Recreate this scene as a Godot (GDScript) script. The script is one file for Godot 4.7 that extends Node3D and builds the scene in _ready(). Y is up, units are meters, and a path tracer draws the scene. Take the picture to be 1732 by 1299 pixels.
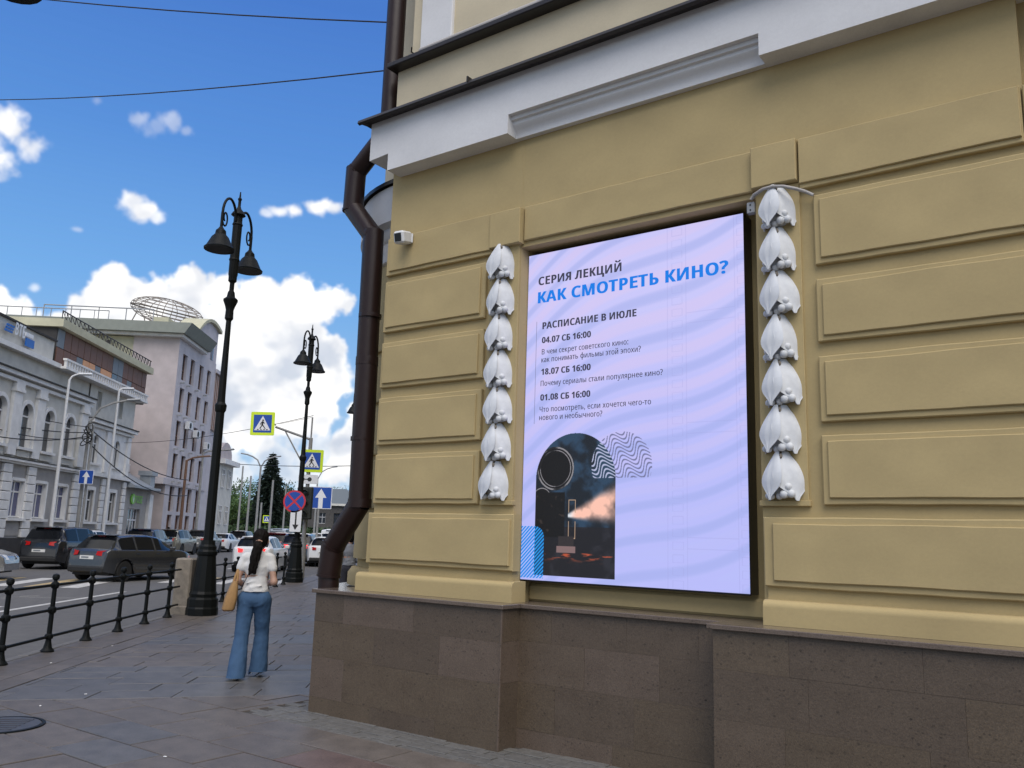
extends Node3D
# Street corner with a rusticated yellow building, an LED screen in its niche and a street running away to the left.
# World: y up, metres, street runs along -z. Wall frame of the corner building: s along the wall, y up, t out of the wall.

const FOCAL := 1434.26
const MID := Vector2(866.0, 649.5)
const EYE := Vector3(0, 1.65, 0)
const WALL_AT := Vector3(-1.288, 0, -8.432)
const WALL_TURN := -0.68932
const ROAD := -0.13
var cam_r: Vector3
var cam_u: Vector3
var cam_f: Vector3
var wall_frame: Transform3D
var mats := {}
var texs := {}
var taken := {}
var rng := RandomNumberGenerator.new()

# ---------------------------------------------------------------- geometry
class M:
	var p := PackedVector3Array()
	func tri(a: Vector3, b: Vector3, c: Vector3) -> void:
		p.append(a); p.append(b); p.append(c)
	func quad(a: Vector3, b: Vector3, c: Vector3, d: Vector3) -> void:
		tri(a, b, c); tri(a, c, d)
	func box(lo: Vector3, hi: Vector3) -> M:
		var x := [lo, hi]
		var c := func(i: int, j: int, k: int) -> Vector3: return Vector3(x[i].x, x[j].y, x[k].z)
		quad(c.call(0,0,1), c.call(1,0,1), c.call(1,1,1), c.call(0,1,1))
		quad(c.call(1,0,0), c.call(0,0,0), c.call(0,1,0), c.call(1,1,0))
		quad(c.call(1,0,1), c.call(1,0,0), c.call(1,1,0), c.call(1,1,1))
		quad(c.call(0,0,0), c.call(0,0,1), c.call(0,1,1), c.call(0,1,0))
		quad(c.call(0,1,1), c.call(1,1,1), c.call(1,1,0), c.call(0,1,0))
		quad(c.call(0,0,0), c.call(1,0,0), c.call(1,0,1), c.call(0,0,1))
		return self
	func bev(lo: Vector3, hi: Vector3, r: float) -> M:   # a box with chamfered edges
		var c := (lo + hi) / 2.0
		var h := (hi - lo) / 2.0
		r = minf(r, minf(h.x, minf(h.y, h.z)) * 0.9)
		var ax := [Vector3.RIGHT, Vector3.UP, Vector3.BACK]
		var g := h - Vector3(r, r, r)
		for i in 3:
			var j := (i + 1) % 3
			var k := (i + 2) % 3
			for s in [-1.0, 1.0]:
				var n: Vector3 = ax[i] * s
				var o: Vector3 = c + n * h[i]
				var u: Vector3 = ax[j] * g[j] * s
				var v: Vector3 = ax[k] * g[k]
				quad(o - u - v, o + u - v, o + u + v, o - u + v)
		for i in 3:
			var j := (i + 1) % 3
			var k := (i + 2) % 3
			for sj in [-1.0, 1.0]:
				for sk in [-1.0, 1.0]:
					var e: Vector3 = ax[i] * g[i]
					var a: Vector3 = c + ax[j] * sj * h[j] + ax[k] * sk * g[k]
					var b: Vector3 = c + ax[j] * sj * g[j] + ax[k] * sk * h[k]
					if sj * sk > 0: quad(a - e, a + e, b + e, b - e) if false else quad(a + e, b + e, b - e, a - e) if false else fixquad(a - e, a + e, b + e, b - e, c)
					else: fixquad(a - e, a + e, b + e, b - e, c)
		for sx in [-1.0, 1.0]:
			for sy in [-1.0, 1.0]:
				for sz in [-1.0, 1.0]:
					var s := Vector3(sx, sy, sz)
					fixtri(c + s * Vector3(h.x, g.y, g.z), c + s * Vector3(g.x, h.y, g.z), c + s * Vector3(g.x, g.y, h.z), c)
		return self
	func fixtri(a: Vector3, b: Vector3, d: Vector3, c: Vector3) -> void:
		if (b - a).cross(d - a).dot((a + b + d) / 3.0 - c) < 0: tri(a, d, b)
		else: tri(a, b, d)
	func fixquad(a: Vector3, b: Vector3, d: Vector3, e: Vector3, c: Vector3) -> void:
		if (b - a).cross(d - a).dot((a + b + d + e) / 4.0 - c) < 0: quad(a, e, d, b)
		else: quad(a, b, d, e)
	func obox(at: Transform3D, lo: Vector3, hi: Vector3, r := 0.0) -> M:
		var m := M.new()
		if r > 0: m.bev(lo, hi, r)
		else: m.box(lo, hi)
		return add(m, at)
	func add(m: M, at := Transform3D()) -> M:
		var flip := at.basis.determinant() < 0
		var q: PackedVector3Array = at * m.p
		if flip:
			for i in range(0, q.size(), 3):
				var w := q[i + 1]
				q[i + 1] = q[i + 2]
				q[i + 2] = w
		p.append_array(q)
		return self
	func grid(rows: Array, loop := false, flip := false) -> M:   # rows of equal length
		for i in rows.size() - 1:
			var a: PackedVector3Array = rows[i]
			var b: PackedVector3Array = rows[i + 1]
			var n := a.size()
			for j in (n if loop else n - 1):
				var k := (j + 1) % n
				if flip: quad(a[j], b[j], b[k], a[k])
				else: quad(a[j], a[k], b[k], b[j])
		return self
	func lathe(prof: Array, seg := 16, at := Transform3D()) -> M:   # prof: [radius, height], from bottom to top
		var rows := []
		for q in prof:
			var r := PackedVector3Array()
			for k in seg:
				var w := TAU * k / seg
				r.append(Vector3(cos(w) * q[0], q[1], -sin(w) * q[0]))
			rows.append(r)
		var m := M.new()
		m.grid(rows, true)
		for e in [0, prof.size() - 1]:
			if prof[e][0] > 0.0005:
				var c := Vector3(0, prof[e][1], 0)
				var r: PackedVector3Array = rows[e]
				for k in seg:
					if e == 0: m.tri(c, r[(k + 1) % seg], r[k])
					else: m.tri(c, r[k], r[(k + 1) % seg])
		return add(m, at)
	func tube(path: Array, rad, seg := 8, cap := true) -> M:
		var rows := []
		var n := path.size()
		var up := Vector3.UP
		for i in n:
			var d: Vector3 = (path[mini(i + 1, n - 1)] - path[maxi(i - 1, 0)]).normalized()
			if i == 0: up = Vector3.UP if absf(d.y) < 0.9 else Vector3.RIGHT
			var x := up.cross(d).normalized()
			var y := d.cross(x).normalized()
			up = y
			var f := 1.0
			if i > 0 and i < n - 1:
				var d1: Vector3 = (path[i] - path[i - 1]).normalized()
				f = 1.0 / maxf(0.5, d.dot(d1))
			var r: float = rad[i] if rad is Array else rad
			var row := PackedVector3Array()
			for k in seg:
				var w := TAU * (k + 0.5) / seg
				row.append(path[i] + (x * cos(w) + y * sin(w)) * r * (f if f < 1.3 else 1.0 + (f - 1.0)))
			rows.append(row)
		grid(rows, true)
		if cap:
			for e in [0, n - 1]:
				var r: PackedVector3Array = rows[e]
				for k in range(1, seg - 1):
					if e == 0: tri(r[0], r[k + 1], r[k])
					else: tri(r[0], r[k], r[k + 1])
		return self
	func prism(poly: PackedVector2Array, z0: float, z1: float, at := Transform3D()) -> M:   # a polygon in xy, thick in z
		var m := M.new()
		var q := poly
		if Geometry2D.is_polygon_clockwise(q): q.reverse()
		# is_polygon_clockwise counts with y down; make it run counter-clockwise with y up
		var area := 0.0
		for i in q.size(): area += q[i].cross(q[(i + 1) % q.size()])
		if area < 0: q.reverse()
		var ix := Geometry2D.triangulate_polygon(q)
		for i in range(0, ix.size(), 3):
			var a := q[ix[i]]
			var b := q[ix[i + 1]]
			var c := q[ix[i + 2]]
			if (b - a).cross(c - a) < 0:
				var w := b
				b = c
				c = w
			m.tri(Vector3(a.x, a.y, z1), Vector3(b.x, b.y, z1), Vector3(c.x, c.y, z1))
			m.tri(Vector3(a.x, a.y, z0), Vector3(c.x, c.y, z0), Vector3(b.x, b.y, z0))
		for i in q.size():
			var a := q[i]
			var b := q[(i + 1) % q.size()]
			m.quad(Vector3(a.x, a.y, z0), Vector3(b.x, b.y, z0), Vector3(b.x, b.y, z1), Vector3(a.x, a.y, z1))
		return add(m, at)
	func mesh(smooth := 0.0) -> ArrayMesh:   # smooth: largest angle in degrees across which faces are shaded together
		var n := p.size()
		var nor := PackedVector3Array()
		nor.resize(n)
		var fn := PackedVector3Array()
		fn.resize(n / 3)
		for f in n / 3:
			fn[f] = (p[f * 3 + 1] - p[f * 3]).cross(p[f * 3 + 2] - p[f * 3])
		if smooth <= 0.0:
			for f in n / 3:
				var q := fn[f].normalized()
				nor[f * 3] = q; nor[f * 3 + 1] = q; nor[f * 3 + 2] = q
		else:
			var near := {}
			for i in n:
				var key := Vector3i((p[i] * 20000.0).round())
				if not near.has(key): near[key] = PackedInt32Array()
				near[key].append(i / 3)
			var least := cos(deg_to_rad(smooth))
			for i in n:
				var key := Vector3i((p[i] * 20000.0).round())
				var own := fn[i / 3].normalized()
				var s := Vector3.ZERO
				for f in near[key]:
					if smooth >= 170.0 or fn[f].normalized().dot(own) >= least: s += fn[f]
				nor[i] = s.normalized() if s.length_squared() > 1e-20 else own
		var v := PackedVector3Array()
		v.resize(n)
		var m := PackedVector3Array()
		m.resize(n)
		for f in n / 3:   # Godot's front faces run clockwise
			v[f * 3] = p[f * 3]; v[f * 3 + 1] = p[f * 3 + 2]; v[f * 3 + 2] = p[f * 3 + 1]
			m[f * 3] = nor[f * 3]; m[f * 3 + 1] = nor[f * 3 + 2]; m[f * 3 + 2] = nor[f * 3 + 1]
		var a := []
		a.resize(Mesh.ARRAY_MAX)
		a[Mesh.ARRAY_VERTEX] = v
		a[Mesh.ARRAY_NORMAL] = m
		var out := ArrayMesh.new()
		out.add_surface_from_arrays(Mesh.PRIMITIVE_TRIANGLES, a)
		return out

func v3(x: float, y: float, z: float) -> Vector3:
	return Vector3(x, y, z)

# ---------------------------------------------------------------- photo directions to places
func ray(x: float, y: float) -> Vector3:
	return cam_f + cam_r * ((x - MID.x) / FOCAL) - cam_u * ((y - MID.y) / FOCAL)
func gp(x: float, y: float, h := 0.0) -> Vector3:       # where the ray meets the level h
	var d := ray(x, y)
	return EYE + d * ((h - EYE.y) / d.y)
func at_z(x: float, y: float, z: float) -> Vector3:
	var d := ray(x, y)
	return EYE + d * (z / d.z)
func at_x(x: float, y: float, at: float) -> Vector3:
	var d := ray(x, y)
	return EYE + d * (at / d.x)
func wp(x: float, y: float, t: float) -> Vector3:       # on the plane t of the corner building's wall
	var e := wall_frame.affine_inverse() * EYE
	var d := wall_frame.basis.inverse() * ray(x, y)
	return e + d * ((t - e.z) / d.z)

# ---------------------------------------------------------------- scene tree
func numbered(called: String) -> String:
	taken[called] = taken.get(called, -1) + 1
	return called if taken[called] == 0 else "%s_%03d" % [called, taken[called]]
func tag(o: Node, label: String, category: String, group := "") -> Node:
	o.set_meta("label", label)
	o.set_meta("category", category)
	if group: o.set_meta("group", group)
	return o
func thing(called: String, label: String, category: String, at := Vector3.ZERO, turn := 0.0, group := "") -> Node3D:
	var o := Node3D.new()
	o.name = numbered(called)
	add_child(o)
	o.position = at
	o.rotation.y = turn
	tag(o, label, category, group)
	return o
func part(called: String, mesh: Mesh, m: Material, parent: Node, at := Transform3D()) -> MeshInstance3D:
	var o := MeshInstance3D.new()
	o.name = called
	o.mesh = mesh
	o.material_override = m
	parent.add_child(o, true)
	o.transform = at
	return o
func solo(called: String, mesh: Mesh, m: Material, label: String, category: String, at := Transform3D(), group := "") -> MeshInstance3D:
	var o := part(numbered(called), mesh, m, self, at)
	tag(o, label, category, group)
	return o
func structure(called: String, mesh: Mesh, m: Material) -> MeshInstance3D:
	var o := part(numbered(called), mesh, m, self)
	o.set_meta("kind", "structure")
	return o
func dup(o: Node3D, at: Vector3, turn: float, label := "") -> Node3D:
	var called := str(o.name)
	if called.length() > 4 and called.substr(called.length() - 4, 1) == "_" and called.right(3).is_valid_int(): called = called.left(-4)
	var c: Node3D = o.duplicate()
	c.name = numbered(called)
	add_child(c)
	c.position = at
	c.rotation.y = turn
	if label: c.set_meta("label", label)
	return c

# ---------------------------------------------------------------- materials
func noise_image(n: int, kind: int, freq: float, oct: int, sd: int) -> Image:
	var f := FastNoiseLite.new()
	f.noise_type = kind
	f.frequency = freq
	f.fractal_octaves = oct
	f.seed = sd
	return f.get_seamless_image(n, n)
func make_tex(called: String, n: int, layers: Array, lo: float, hi: float, speckle := 0.0, tint := Color(1, 1, 1)) -> void:
	# grey pattern between lo and hi (linear); each layer is [kind, frequency, octaves, weight]
	var sum := PackedFloat32Array()
	sum.resize(n * n)
	var total := 0.0
	var sd := 11
	for l in layers:
		var d := noise_image(n, l[0], l[1], l[2], sd).get_data()
		sd += 7
		total += l[3]
		for i in n * n: sum[i] += d[i] / 255.0 * l[3]
	var r := RandomNumberGenerator.new()
	r.seed = hash(called)
	var out := PackedByteArray()
	out.resize(n * n * 3)
	var h := PackedByteArray()
	h.resize(n * n)
	var pits := []
	for i in n * n:
		var w := sum[i] / total
		var e := lerpf(lo, hi, w)
		if speckle > 0.0: e *= 1.0 + speckle * (r.randf() + r.randf() - 1.0)
		e = clampf(e, 0.0, 1.0)
		var k := (1.0 - w) 
		var c := Color(e * lerpf(1.0, tint.r, k), e * lerpf(1.0, tint.g, k), e * lerpf(1.0, tint.b, k)).linear_to_srgb()
		out[i * 3] = int(c.r * 255.0); out[i * 3 + 1] = int(c.g * 255.0); out[i * 3 + 2] = int(c.b * 255.0)
		if called == "granite" and r.randf() < 0.0012: pits.append(i)
		h[i] = int(clampf(w * 0.6 + 0.4 * (e - lo) / maxf(hi - lo, 0.001), 0.0, 1.0) * 255.0)
	for i in pits:   # dark pores in the stone
		var rad := r.randf_range(0.6, 2.2)
		for dy in range(-2, 3):
			for dx in range(-2, 3):
				if Vector2(dx, dy).length() > rad: continue
				var k := (posmod(i / n + dy, n) * n + posmod(i % n + dx, n)) * 3
				for c in 3: out[k + c] = int(out[k + c] * 0.5)
	texs[called] = ImageTexture.create_from_image(Image.create_from_data(n, n, false, Image.FORMAT_RGB8, out))
	var b := Image.create_from_data(n, n, false, Image.FORMAT_L8, h)
	b.convert(Image.FORMAT_RGBA8)
	b.bump_map_to_normal_map(2.0)
	texs[called + "_n"] = ImageTexture.create_from_image(b)
func mat(called: String, c: Color, rough := 0.8, tex := "", scale := 1.0, bump := 0.0, metal := 0.0, spec := 0.5) -> StandardMaterial3D:
	if mats.has(called): return mats[called]
	var m := StandardMaterial3D.new()
	m.resource_name = called
	m.albedo_color = c.linear_to_srgb()
	m.roughness = rough
	m.metallic = metal
	m.metallic_specular = spec
	if tex:
		m.albedo_texture = texs[tex]
		m.uv1_triplanar = true
		m.uv1_world_triplanar = true
		m.uv1_scale = Vector3.ONE * scale
		if bump > 0.0:
			m.normal_enabled = true
			m.normal_texture = texs[tex + "_n"]
			m.normal_scale = bump
	mats[called] = m
	return m
func glow(called: String, c: Color, energy: float) -> StandardMaterial3D:
	if mats.has(called): return mats[called]
	var m := mat(called, c * 0.5, 0.3)
	m.emission_enabled = true
	m.emission = c.linear_to_srgb()
	m.emission_energy_multiplier = energy
	return m

func materials() -> void:
	var S := FastNoiseLite.TYPE_SIMPLEX_SMOOTH
	var P := FastNoiseLite.TYPE_PERLIN
	var V := FastNoiseLite.TYPE_VALUE
	make_tex("plaster", 512, [[S, 0.006, 5, 1.0], [S, 0.12, 2, 0.3]], 0.74, 1.0, 0.05)
	make_tex("granite", 512, [[V, 0.35, 2, 1.0], [S, 0.012, 3, 0.8]], 0.5, 1.0, 0.6, Color(1.0, 0.93, 0.86))
	make_tex("stone", 512, [[S, 0.008, 5, 1.0], [V, 0.3, 2, 0.9]], 0.42, 1.0, 0.6)
	make_tex("asphalt", 512, [[V, 0.5, 1, 0.6], [S, 0.01, 4, 1.0]], 0.6, 1.0, 0.35)
	make_tex("paint", 256, [[S, 0.02, 4, 1.0]], 0.85, 1.0, 0.04)
	make_tex("worn", 512, [[S, 0.01, 5, 1.0], [P, 0.08, 3, 0.5]], 0.5, 1.0, 0.1)
	make_tex("cloth", 256, [[V, 0.45, 1, 0.6], [S, 0.02, 3, 0.8]], 0.72, 1.0, 0.25)
	make_tex("leaf", 256, [[S, 0.05, 3, 1.0]], 0.45, 1.0, 0.3, Color(0.85, 1.0, 0.7))
	mat("wall_yellow", Color(0.475, 0.368, 0.178), 0.88, "plaster", 0.45, 0.25)
	mat("panel_yellow", Color(0.48, 0.373, 0.182), 0.88, "plaster", 0.6, 0.25)
	mat("cream", Color(0.62, 0.54, 0.38), 0.88, "plaster", 0.5, 0.2)
	mat("white_plaster", Color(0.74, 0.74, 0.74), 0.85, "plaster", 0.4, 0.2)
	mat("stucco_white", Color(0.72, 0.73, 0.74), 0.8, "worn", 3.0, 0.2)
	mats["stucco_white"].albedo_color = Color(0.86, 0.87, 0.88)
	mats["stucco_white"].albedo_texture = texs["plaster"]
	for k in 6:
		var f: float = [1.0, 0.91, 1.07, 0.96, 1.03, 1.13][k]
		mat("granite_%d" % k, Color(0.132, 0.1, 0.068 + 0.004 * (k % 3)) * f, 0.5, "granite", 0.55 + 0.03 * k, 0.3)
	mat("granite_top", Color(0.17, 0.138, 0.115), 0.16, "granite", 0.8, 0.05)
	for k in 5:
		var f: float = [1.0, 0.93, 1.07, 0.965, 1.035][k]
		mat("slab_%d" % k, Color(0.166, 0.142, 0.122) * f, 0.5, "stone", 0.7 + 0.07 * k, 0.35)
		mat("slab_blue_%d" % k, Color(0.146, 0.138, 0.132) * f, 0.46, "stone", 0.7 + 0.07 * k, 0.35)
		mat("slab_red_%d" % k, Color(0.17, 0.12, 0.105) * f, 0.5, "stone", 0.7 + 0.07 * k, 0.35)
		mat("paver_%d" % k, Color(0.15, 0.145, 0.135) * f, 0.7, "worn", 1.6 + 0.1 * k, 0.4)
	mat("joint", Color(0.055, 0.05, 0.046), 0.95)
	mat("asphalt", Color(0.125, 0.122, 0.12), 0.85, "asphalt", 0.5, 0.5)
	mat("earth", Color(0.12, 0.11, 0.09), 0.95, "stone", 0.2)
	mat("kerb", Color(0.21, 0.2, 0.19), 0.75, "stone", 1.5, 0.3)
	mat("marking", Color(0.62, 0.61, 0.58), 0.7, "worn", 0.9)
	mat("marking_yellow", Color(0.5, 0.38, 0.19), 0.7, "worn", 0.9)
	mat("iron", Color(0.006, 0.0075, 0.0075), 0.5, "paint", 2.0, 0.2, 0.0, 0.3)
	mat("pipe_brown", Color(0.021, 0.010, 0.0085), 0.4, "paint", 1.5, 0.15, 0.0, 0.4)
	mat("flashing", Color(0.018, 0.014, 0.013), 0.4, "paint", 1.0, 0.2)
	mat("black_gloss", Color(0.006, 0.006, 0.007), 0.3)
	mat("grey_iron", Color(0.075, 0.072, 0.075), 0.4, "worn", 2.0, 0.3)
	mat("black", Color(0.01, 0.01, 0.01), 0.6)
	mat("grey_metal", Color(0.32, 0.33, 0.34), 0.5, "paint", 1.0, 0.1)
	mat("white_paint", Color(0.68, 0.69, 0.7), 0.4, "paint", 1.0)
	mat("cable_grey", Color(0.38, 0.36, 0.34), 0.7)
	mat("concrete", Color(0.3, 0.26, 0.21), 0.9, "worn", 1.2, 0.4)
	mat("tote_dark", Color(0.2, 0.1, 0.05), 0.8)
	mat("tyre", Color(0.012, 0.012, 0.012), 0.85)
	mat("car_glass", Color(0.006, 0.007, 0.009), 0.08, "", 1.0, 0.0, 0.0, 0.35)
	mat("rim", Color(0.42, 0.43, 0.44), 0.35, "", 1.0, 0.0, 0.2)
	mat("chrome", Color(0.6, 0.6, 0.6), 0.15, "", 1.0, 0.0, 1.0)
	mat("tail_red", Color(0.34, 0.006, 0.006), 0.3, "", 1.0, 0.0, 0.0, 0.3)
	mat("head_clear", Color(0.6, 0.62, 0.65), 0.1)
	mat("plate_white", Color(0.62, 0.62, 0.6), 0.5)
	mat("window_glass", Color(0.035, 0.042, 0.052), 0.05, "", 1.0, 0.0, 0.0, 0.7)
	mat("window_blue", Color(0.05, 0.06, 0.16), 0.06, "", 1.0, 0.0, 0.0, 0.7)
	mat("signal_black", Color(0.02, 0.025, 0.022), 0.6)
	mat("signal_lens", Color(0.03, 0.035, 0.03), 0.2)
	mat("h_amber_soft", Color(0.42, 0.3, 0.24), 0.35)
	mat("dish_steel", Color(0.3, 0.26, 0.22), 0.6)
	mat("h_dark2", Color(0.095, 0.09, 0.085), 0.85, "stone", 0.4)
	mat("far_brick", Color(0.2, 0.1, 0.075), 0.9, "stone", 0.3)
	mat("far_roof", Color(0.2, 0.23, 0.26), 0.6)
	mat("sign_white_paper", Color(0.7, 0.7, 0.68), 0.8)

# ---------------------------------------------------------------- camera, sky, sun
func camera_sky_sun() -> void:
	var pitch := deg_to_rad(10.269)
	var roll := deg_to_rad(1.779)
	var yaw := deg_to_rad(3.547)
	var r := Vector3.RIGHT
	var u := v3(0, cos(pitch), sin(pitch))
	var f := v3(0, sin(pitch), -cos(pitch))
	var r2 := r * cos(roll) + u * sin(roll)
	var u2 := u * cos(roll) - r * sin(roll)
	var turn := Basis(Vector3.UP, -yaw)
	cam_r = turn * r2
	cam_u = turn * u2
	cam_f = turn * f
	wall_frame = Transform3D(Basis(Vector3.UP, WALL_TURN), WALL_AT)
	var cam := Camera3D.new()
	cam.name = "camera"
	add_child(cam)
	cam.transform = Transform3D(Basis(cam_r, cam_u, -cam_f), EYE)
	cam.fov = rad_to_deg(2.0 * atan(MID.y / FOCAL))
	cam.near = 0.05
	cam.far = 4000.0
	cam.current = true
	var e := Environment.new()
	e.background_mode = Environment.BG_SKY
	e.sky = Sky.new()
	var sm := PanoramaSkyMaterial.new()
	sm.panorama = ImageTexture.create_from_image(sky_image())
	e.sky.sky_material = sm
	e.background_energy_multiplier = 0.97
	e.tonemap_mode = Environment.TONE_MAPPER_LINEAR
	e.tonemap_exposure = 1.8
	e.sdfgi_enabled = true
	e.ssao_enabled = true
	e.ssil_enabled = true
	var w := WorldEnvironment.new()
	w.name = "world_environment"
	w.environment = e
	add_child(w)
	var sun := DirectionalLight3D.new()
	sun.name = "sun"
	sun.light_energy = 0.5
	sun.light_angular_distance = 50.0
	sun.light_color = Color(1.0, 0.97, 0.93)
	sun.shadow_enabled = true
	add_child(sun)
	sun.look_at_from_position(Vector3.ZERO, -v3(0.05, 0.8, 0.6).normalized())

var sky_discs := []
var sky_high := []
var sky_n1 := FastNoiseLite.new()
var sky_n2 := FastNoiseLite.new()
var sky_n3 := FastNoiseLite.new()
func sky_angles(x: float, y: float) -> Vector2:   # photo point to azimuth and elevation in degrees
	var d := ray(x, y).normalized()
	return Vector2(rad_to_deg(atan2(d.x, -d.z)), rad_to_deg(asin(d.y)))
func sky_color(az: float, el: float) -> Color:
	var h := clampf(el / 42.0, 0.0, 1.0)
	var c := Color(0.27, 0.39, 0.5).lerp(Color(0.105, 0.245, 0.475), clampf(h / 0.36, 0.0, 1.0))
	c = c.lerp(Color(0.061, 0.168, 0.412), clampf((h - 0.36) / 0.21, 0.0, 1.0))
	c = c.lerp(Color(0.040, 0.118, 0.355), clampf((h - 0.57) / 0.22, 0.0, 1.0))
	c = c.lerp(Color(0.028, 0.085, 0.29), smoothstep(36.0, 90.0, el))
	var q := Vector2(az, el)
	# billows: unit vector noise so that the whole dome joins
	var cloud := 0.0
	var shade := 0.0
	var front := smoothstep(62.0, 44.0, absf(az + 14.0)) * smoothstep(46.0, 38.0, el)
	if front > 0.0:
		var n := sky_n1.get_noise_2d(az, el)
		var n2 := sky_n2.get_noise_2d(az, el)
		var best := -99.0
		for d in (sky_high if el > 18.6 else sky_discs):
			var o: Vector2 = q - d[0]
			o.y *= d[2]
			var k: float = d[1] - o.length()
			k = k / d[3] if k < 0.0 else k
			if k > best: best = k
		var edge := best + n * 0.9 + n2 * 0.42
		cloud = smoothstep(-0.22, 0.34, edge) * front
		# thin veil low over the horizon
		var veil := smoothstep(13.0, 5.0, el) * smoothstep(-0.25, 0.45, n + n2 * 0.6 + sky_n3.get_noise_2d(az * 0.5, el * 1.6)) * 0.75
		cloud = maxf(cloud, veil * front)
		var depth := smoothstep(-0.2, 0.55, sky_n3.get_noise_2d(az, el * 1.4 + 60.0) + n * 0.35)
		shade = clampf(0.12 + depth * 1.15, 0.0, 1.0) * smoothstep(17.0, 10.5, el) * smoothstep(0.05, 1.4, maxf(edge, veil * 2.0))
		var wisp := 0.0
		for d in sky_wisps:
			var o: Vector2 = q - d[0]
			o.y *= d[2]
			wisp = maxf(wisp, d[3] * smoothstep(d[1] * 1.05, d[1] * 0.2, o.length() - n * d[1] * 0.65 - n2 * d[1] * 0.4))
		cloud = maxf(cloud, wisp * front)
	if front < 1.0:
		var v := v3(cos(deg_to_rad(el)) * sin(deg_to_rad(az)), sin(deg_to_rad(el)), -cos(deg_to_rad(el)) * cos(deg_to_rad(az)))
		v.y *= 1.6
		var m := sky_n3.get_noise_3dv(v * 26.0) + sky_n1.get_noise_3dv(v * 40.0) * 0.35
		var far_cloud := smoothstep(-0.08, 0.2, m)
		cloud = maxf(cloud, far_cloud * (1.0 - front))
		shade = maxf(shade, smoothstep(0.2, 0.7, m) * 0.35 * (1.0 - front))
	var puff := clampf(0.62 + 1.1 * sky_n3.get_noise_2d(az * 2.2 + 40.0, el * 2.6) + 0.7 * sky_n1.get_noise_2d(az * 0.9, el + 30.0), 0.0, 1.0)
	var white := Color(0.50, 0.51, 0.535).lerp(Color(0.74, 0.725, 0.70), puff).lerp(Color(0.33, 0.37, 0.44), shade * 0.85)
	return c.lerp(white, cloud)
var sky_wisps := []
func sky_image() -> Image:
	sky_n1.seed = 5; sky_n1.frequency = 0.28; sky_n1.fractal_octaves = 5
	sky_n2.seed = 9; sky_n2.frequency = 0.85; sky_n2.fractal_octaves = 4
	sky_n3.seed = 21; sky_n3.frequency = 0.11; sky_n3.fractal_octaves = 4
	# cumulus: [x, y, radius] as seen, radius in photo pixels
	for d in [[205,500,42],[150,530,36],[105,545,26],[255,505,38],[320,510,44],[375,505,36],[450,512,40],[500,508,38],[548,520,34],[570,508,20],
			[200,580,90],[300,590,90],[400,580,90],[480,580,80],[545,600,42],[250,660,90],[370,670,80],[460,650,70],[560,650,40],[30,545,34],[-10,530,30],[70,560,22],[10,590,60],[100,620,80],
			[500,690,60],[420,720,50],[540,700,40],[590,745,34],[575,790,30],[600,700,20]]:
		sky_discs.append([sky_angles(d[0], d[1]), d[2] / 25.5, 1.0, 1.0])
	for d in [[12,215,38,1.1,0.98],[45,243,30,1.2,0.9],[-20,235,50,1.0,0.98],[226,340,24,1.2,0.9],[242,357,27,1.2,0.97],[262,367,18,1.3,0.8],[500,356,26,1.9,0.97],[475,358,22,2.0,0.85],[530,352,27,1.9,0.97],[562,350,26,1.9,0.95],[452,361,14,1.8,0.6],[588,350,20,1.8,0.9],[240,372,16,1.8,0.5],[235,200,22,1.3,0.4],[290,208,24,1.3,0.4],[265,215,24,1.6,0.25],[315,222,14,1.2,0.3],[165,170,9,1.2,0.22],[60,487,12,1.3,0.5],[130,388,12,2.5,0.3],[448,570,30,1.0,0.3],[470,745,60,2.0,0.5],[430,790,60,2.0,0.45]]:
		sky_wisps.append([sky_angles(d[0], d[1]), d[2] / 25.5, d[3], d[4]])
	for d in sky_discs:
		if d[0].y + d[1] > 17.2: sky_high.append(d)
	var w := 640
	var h := 320
	var low := PackedByteArray()
	low.resize(w * h * 3)
	for j in h:
		var el := 90.0 - (j + 0.5) * 180.0 / h
		for i in w:
			var c := Color(0.16, 0.15, 0.14)
			if el > -3.0: c = sky_color(wrapf((i + 0.5) * 360.0 / w - SKY_TURN, -180.0, 180.0), maxf(el, 0.05))
			c = c.linear_to_srgb()
			var k := (j * w + i) * 3
			low[k] = int(clampf(c.r, 0, 1) * 255.0); low[k + 1] = int(clampf(c.g, 0, 1) * 255.0); low[k + 2] = int(clampf(c.b, 0, 1) * 255.0)
	var im := Image.create_from_data(w, h, false, Image.FORMAT_RGB8, low)
	im.resize(4096, 2048, Image.INTERPOLATE_CUBIC)
	# the part that the photograph shows, at full fineness
	var a0 := -40.0
	var a1 := 0.0
	var e1 := 42.0
	var x0 := int(wrapf(a0 + SKY_TURN, 0.0, 360.0) * 4096.0 / 360.0)
	var nw := int((a1 - a0) * 4096.0 / 360.0)
	var y0 := int((90.0 - e1) * 2048.0 / 180.0)
	var nh := 1024 - y0
	var fine := PackedByteArray()
	fine.resize(nw * nh * 3)
	for j in nh:
		var el := 90.0 - (y0 + j + 0.5) * 180.0 / 2048.0
		for i in nw:
			var c := sky_color(wrapf((x0 + i + 0.5) * 360.0 / 4096.0 - SKY_TURN, -180.0, 180.0), maxf(el, 0.05)).linear_to_srgb()
			var k := (j * nw + i) * 3
			fine[k] = int(clampf(c.r, 0, 1) * 255.0); fine[k + 1] = int(clampf(c.g, 0, 1) * 255.0); fine[k + 2] = int(clampf(c.b, 0, 1) * 255.0)
	var fi := Image.create_from_data(nw, nh, false, Image.FORMAT_RGB8, fine)
	var left := mini(nw, 4096 - x0)
	im.blit_rect(fi, Rect2i(0, 0, left, nh), Vector2i(x0, y0))
	if left < nw: im.blit_rect(fi, Rect2i(left, 0, nw - left, nh), Vector2i(0, y0))
	return im
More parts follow.
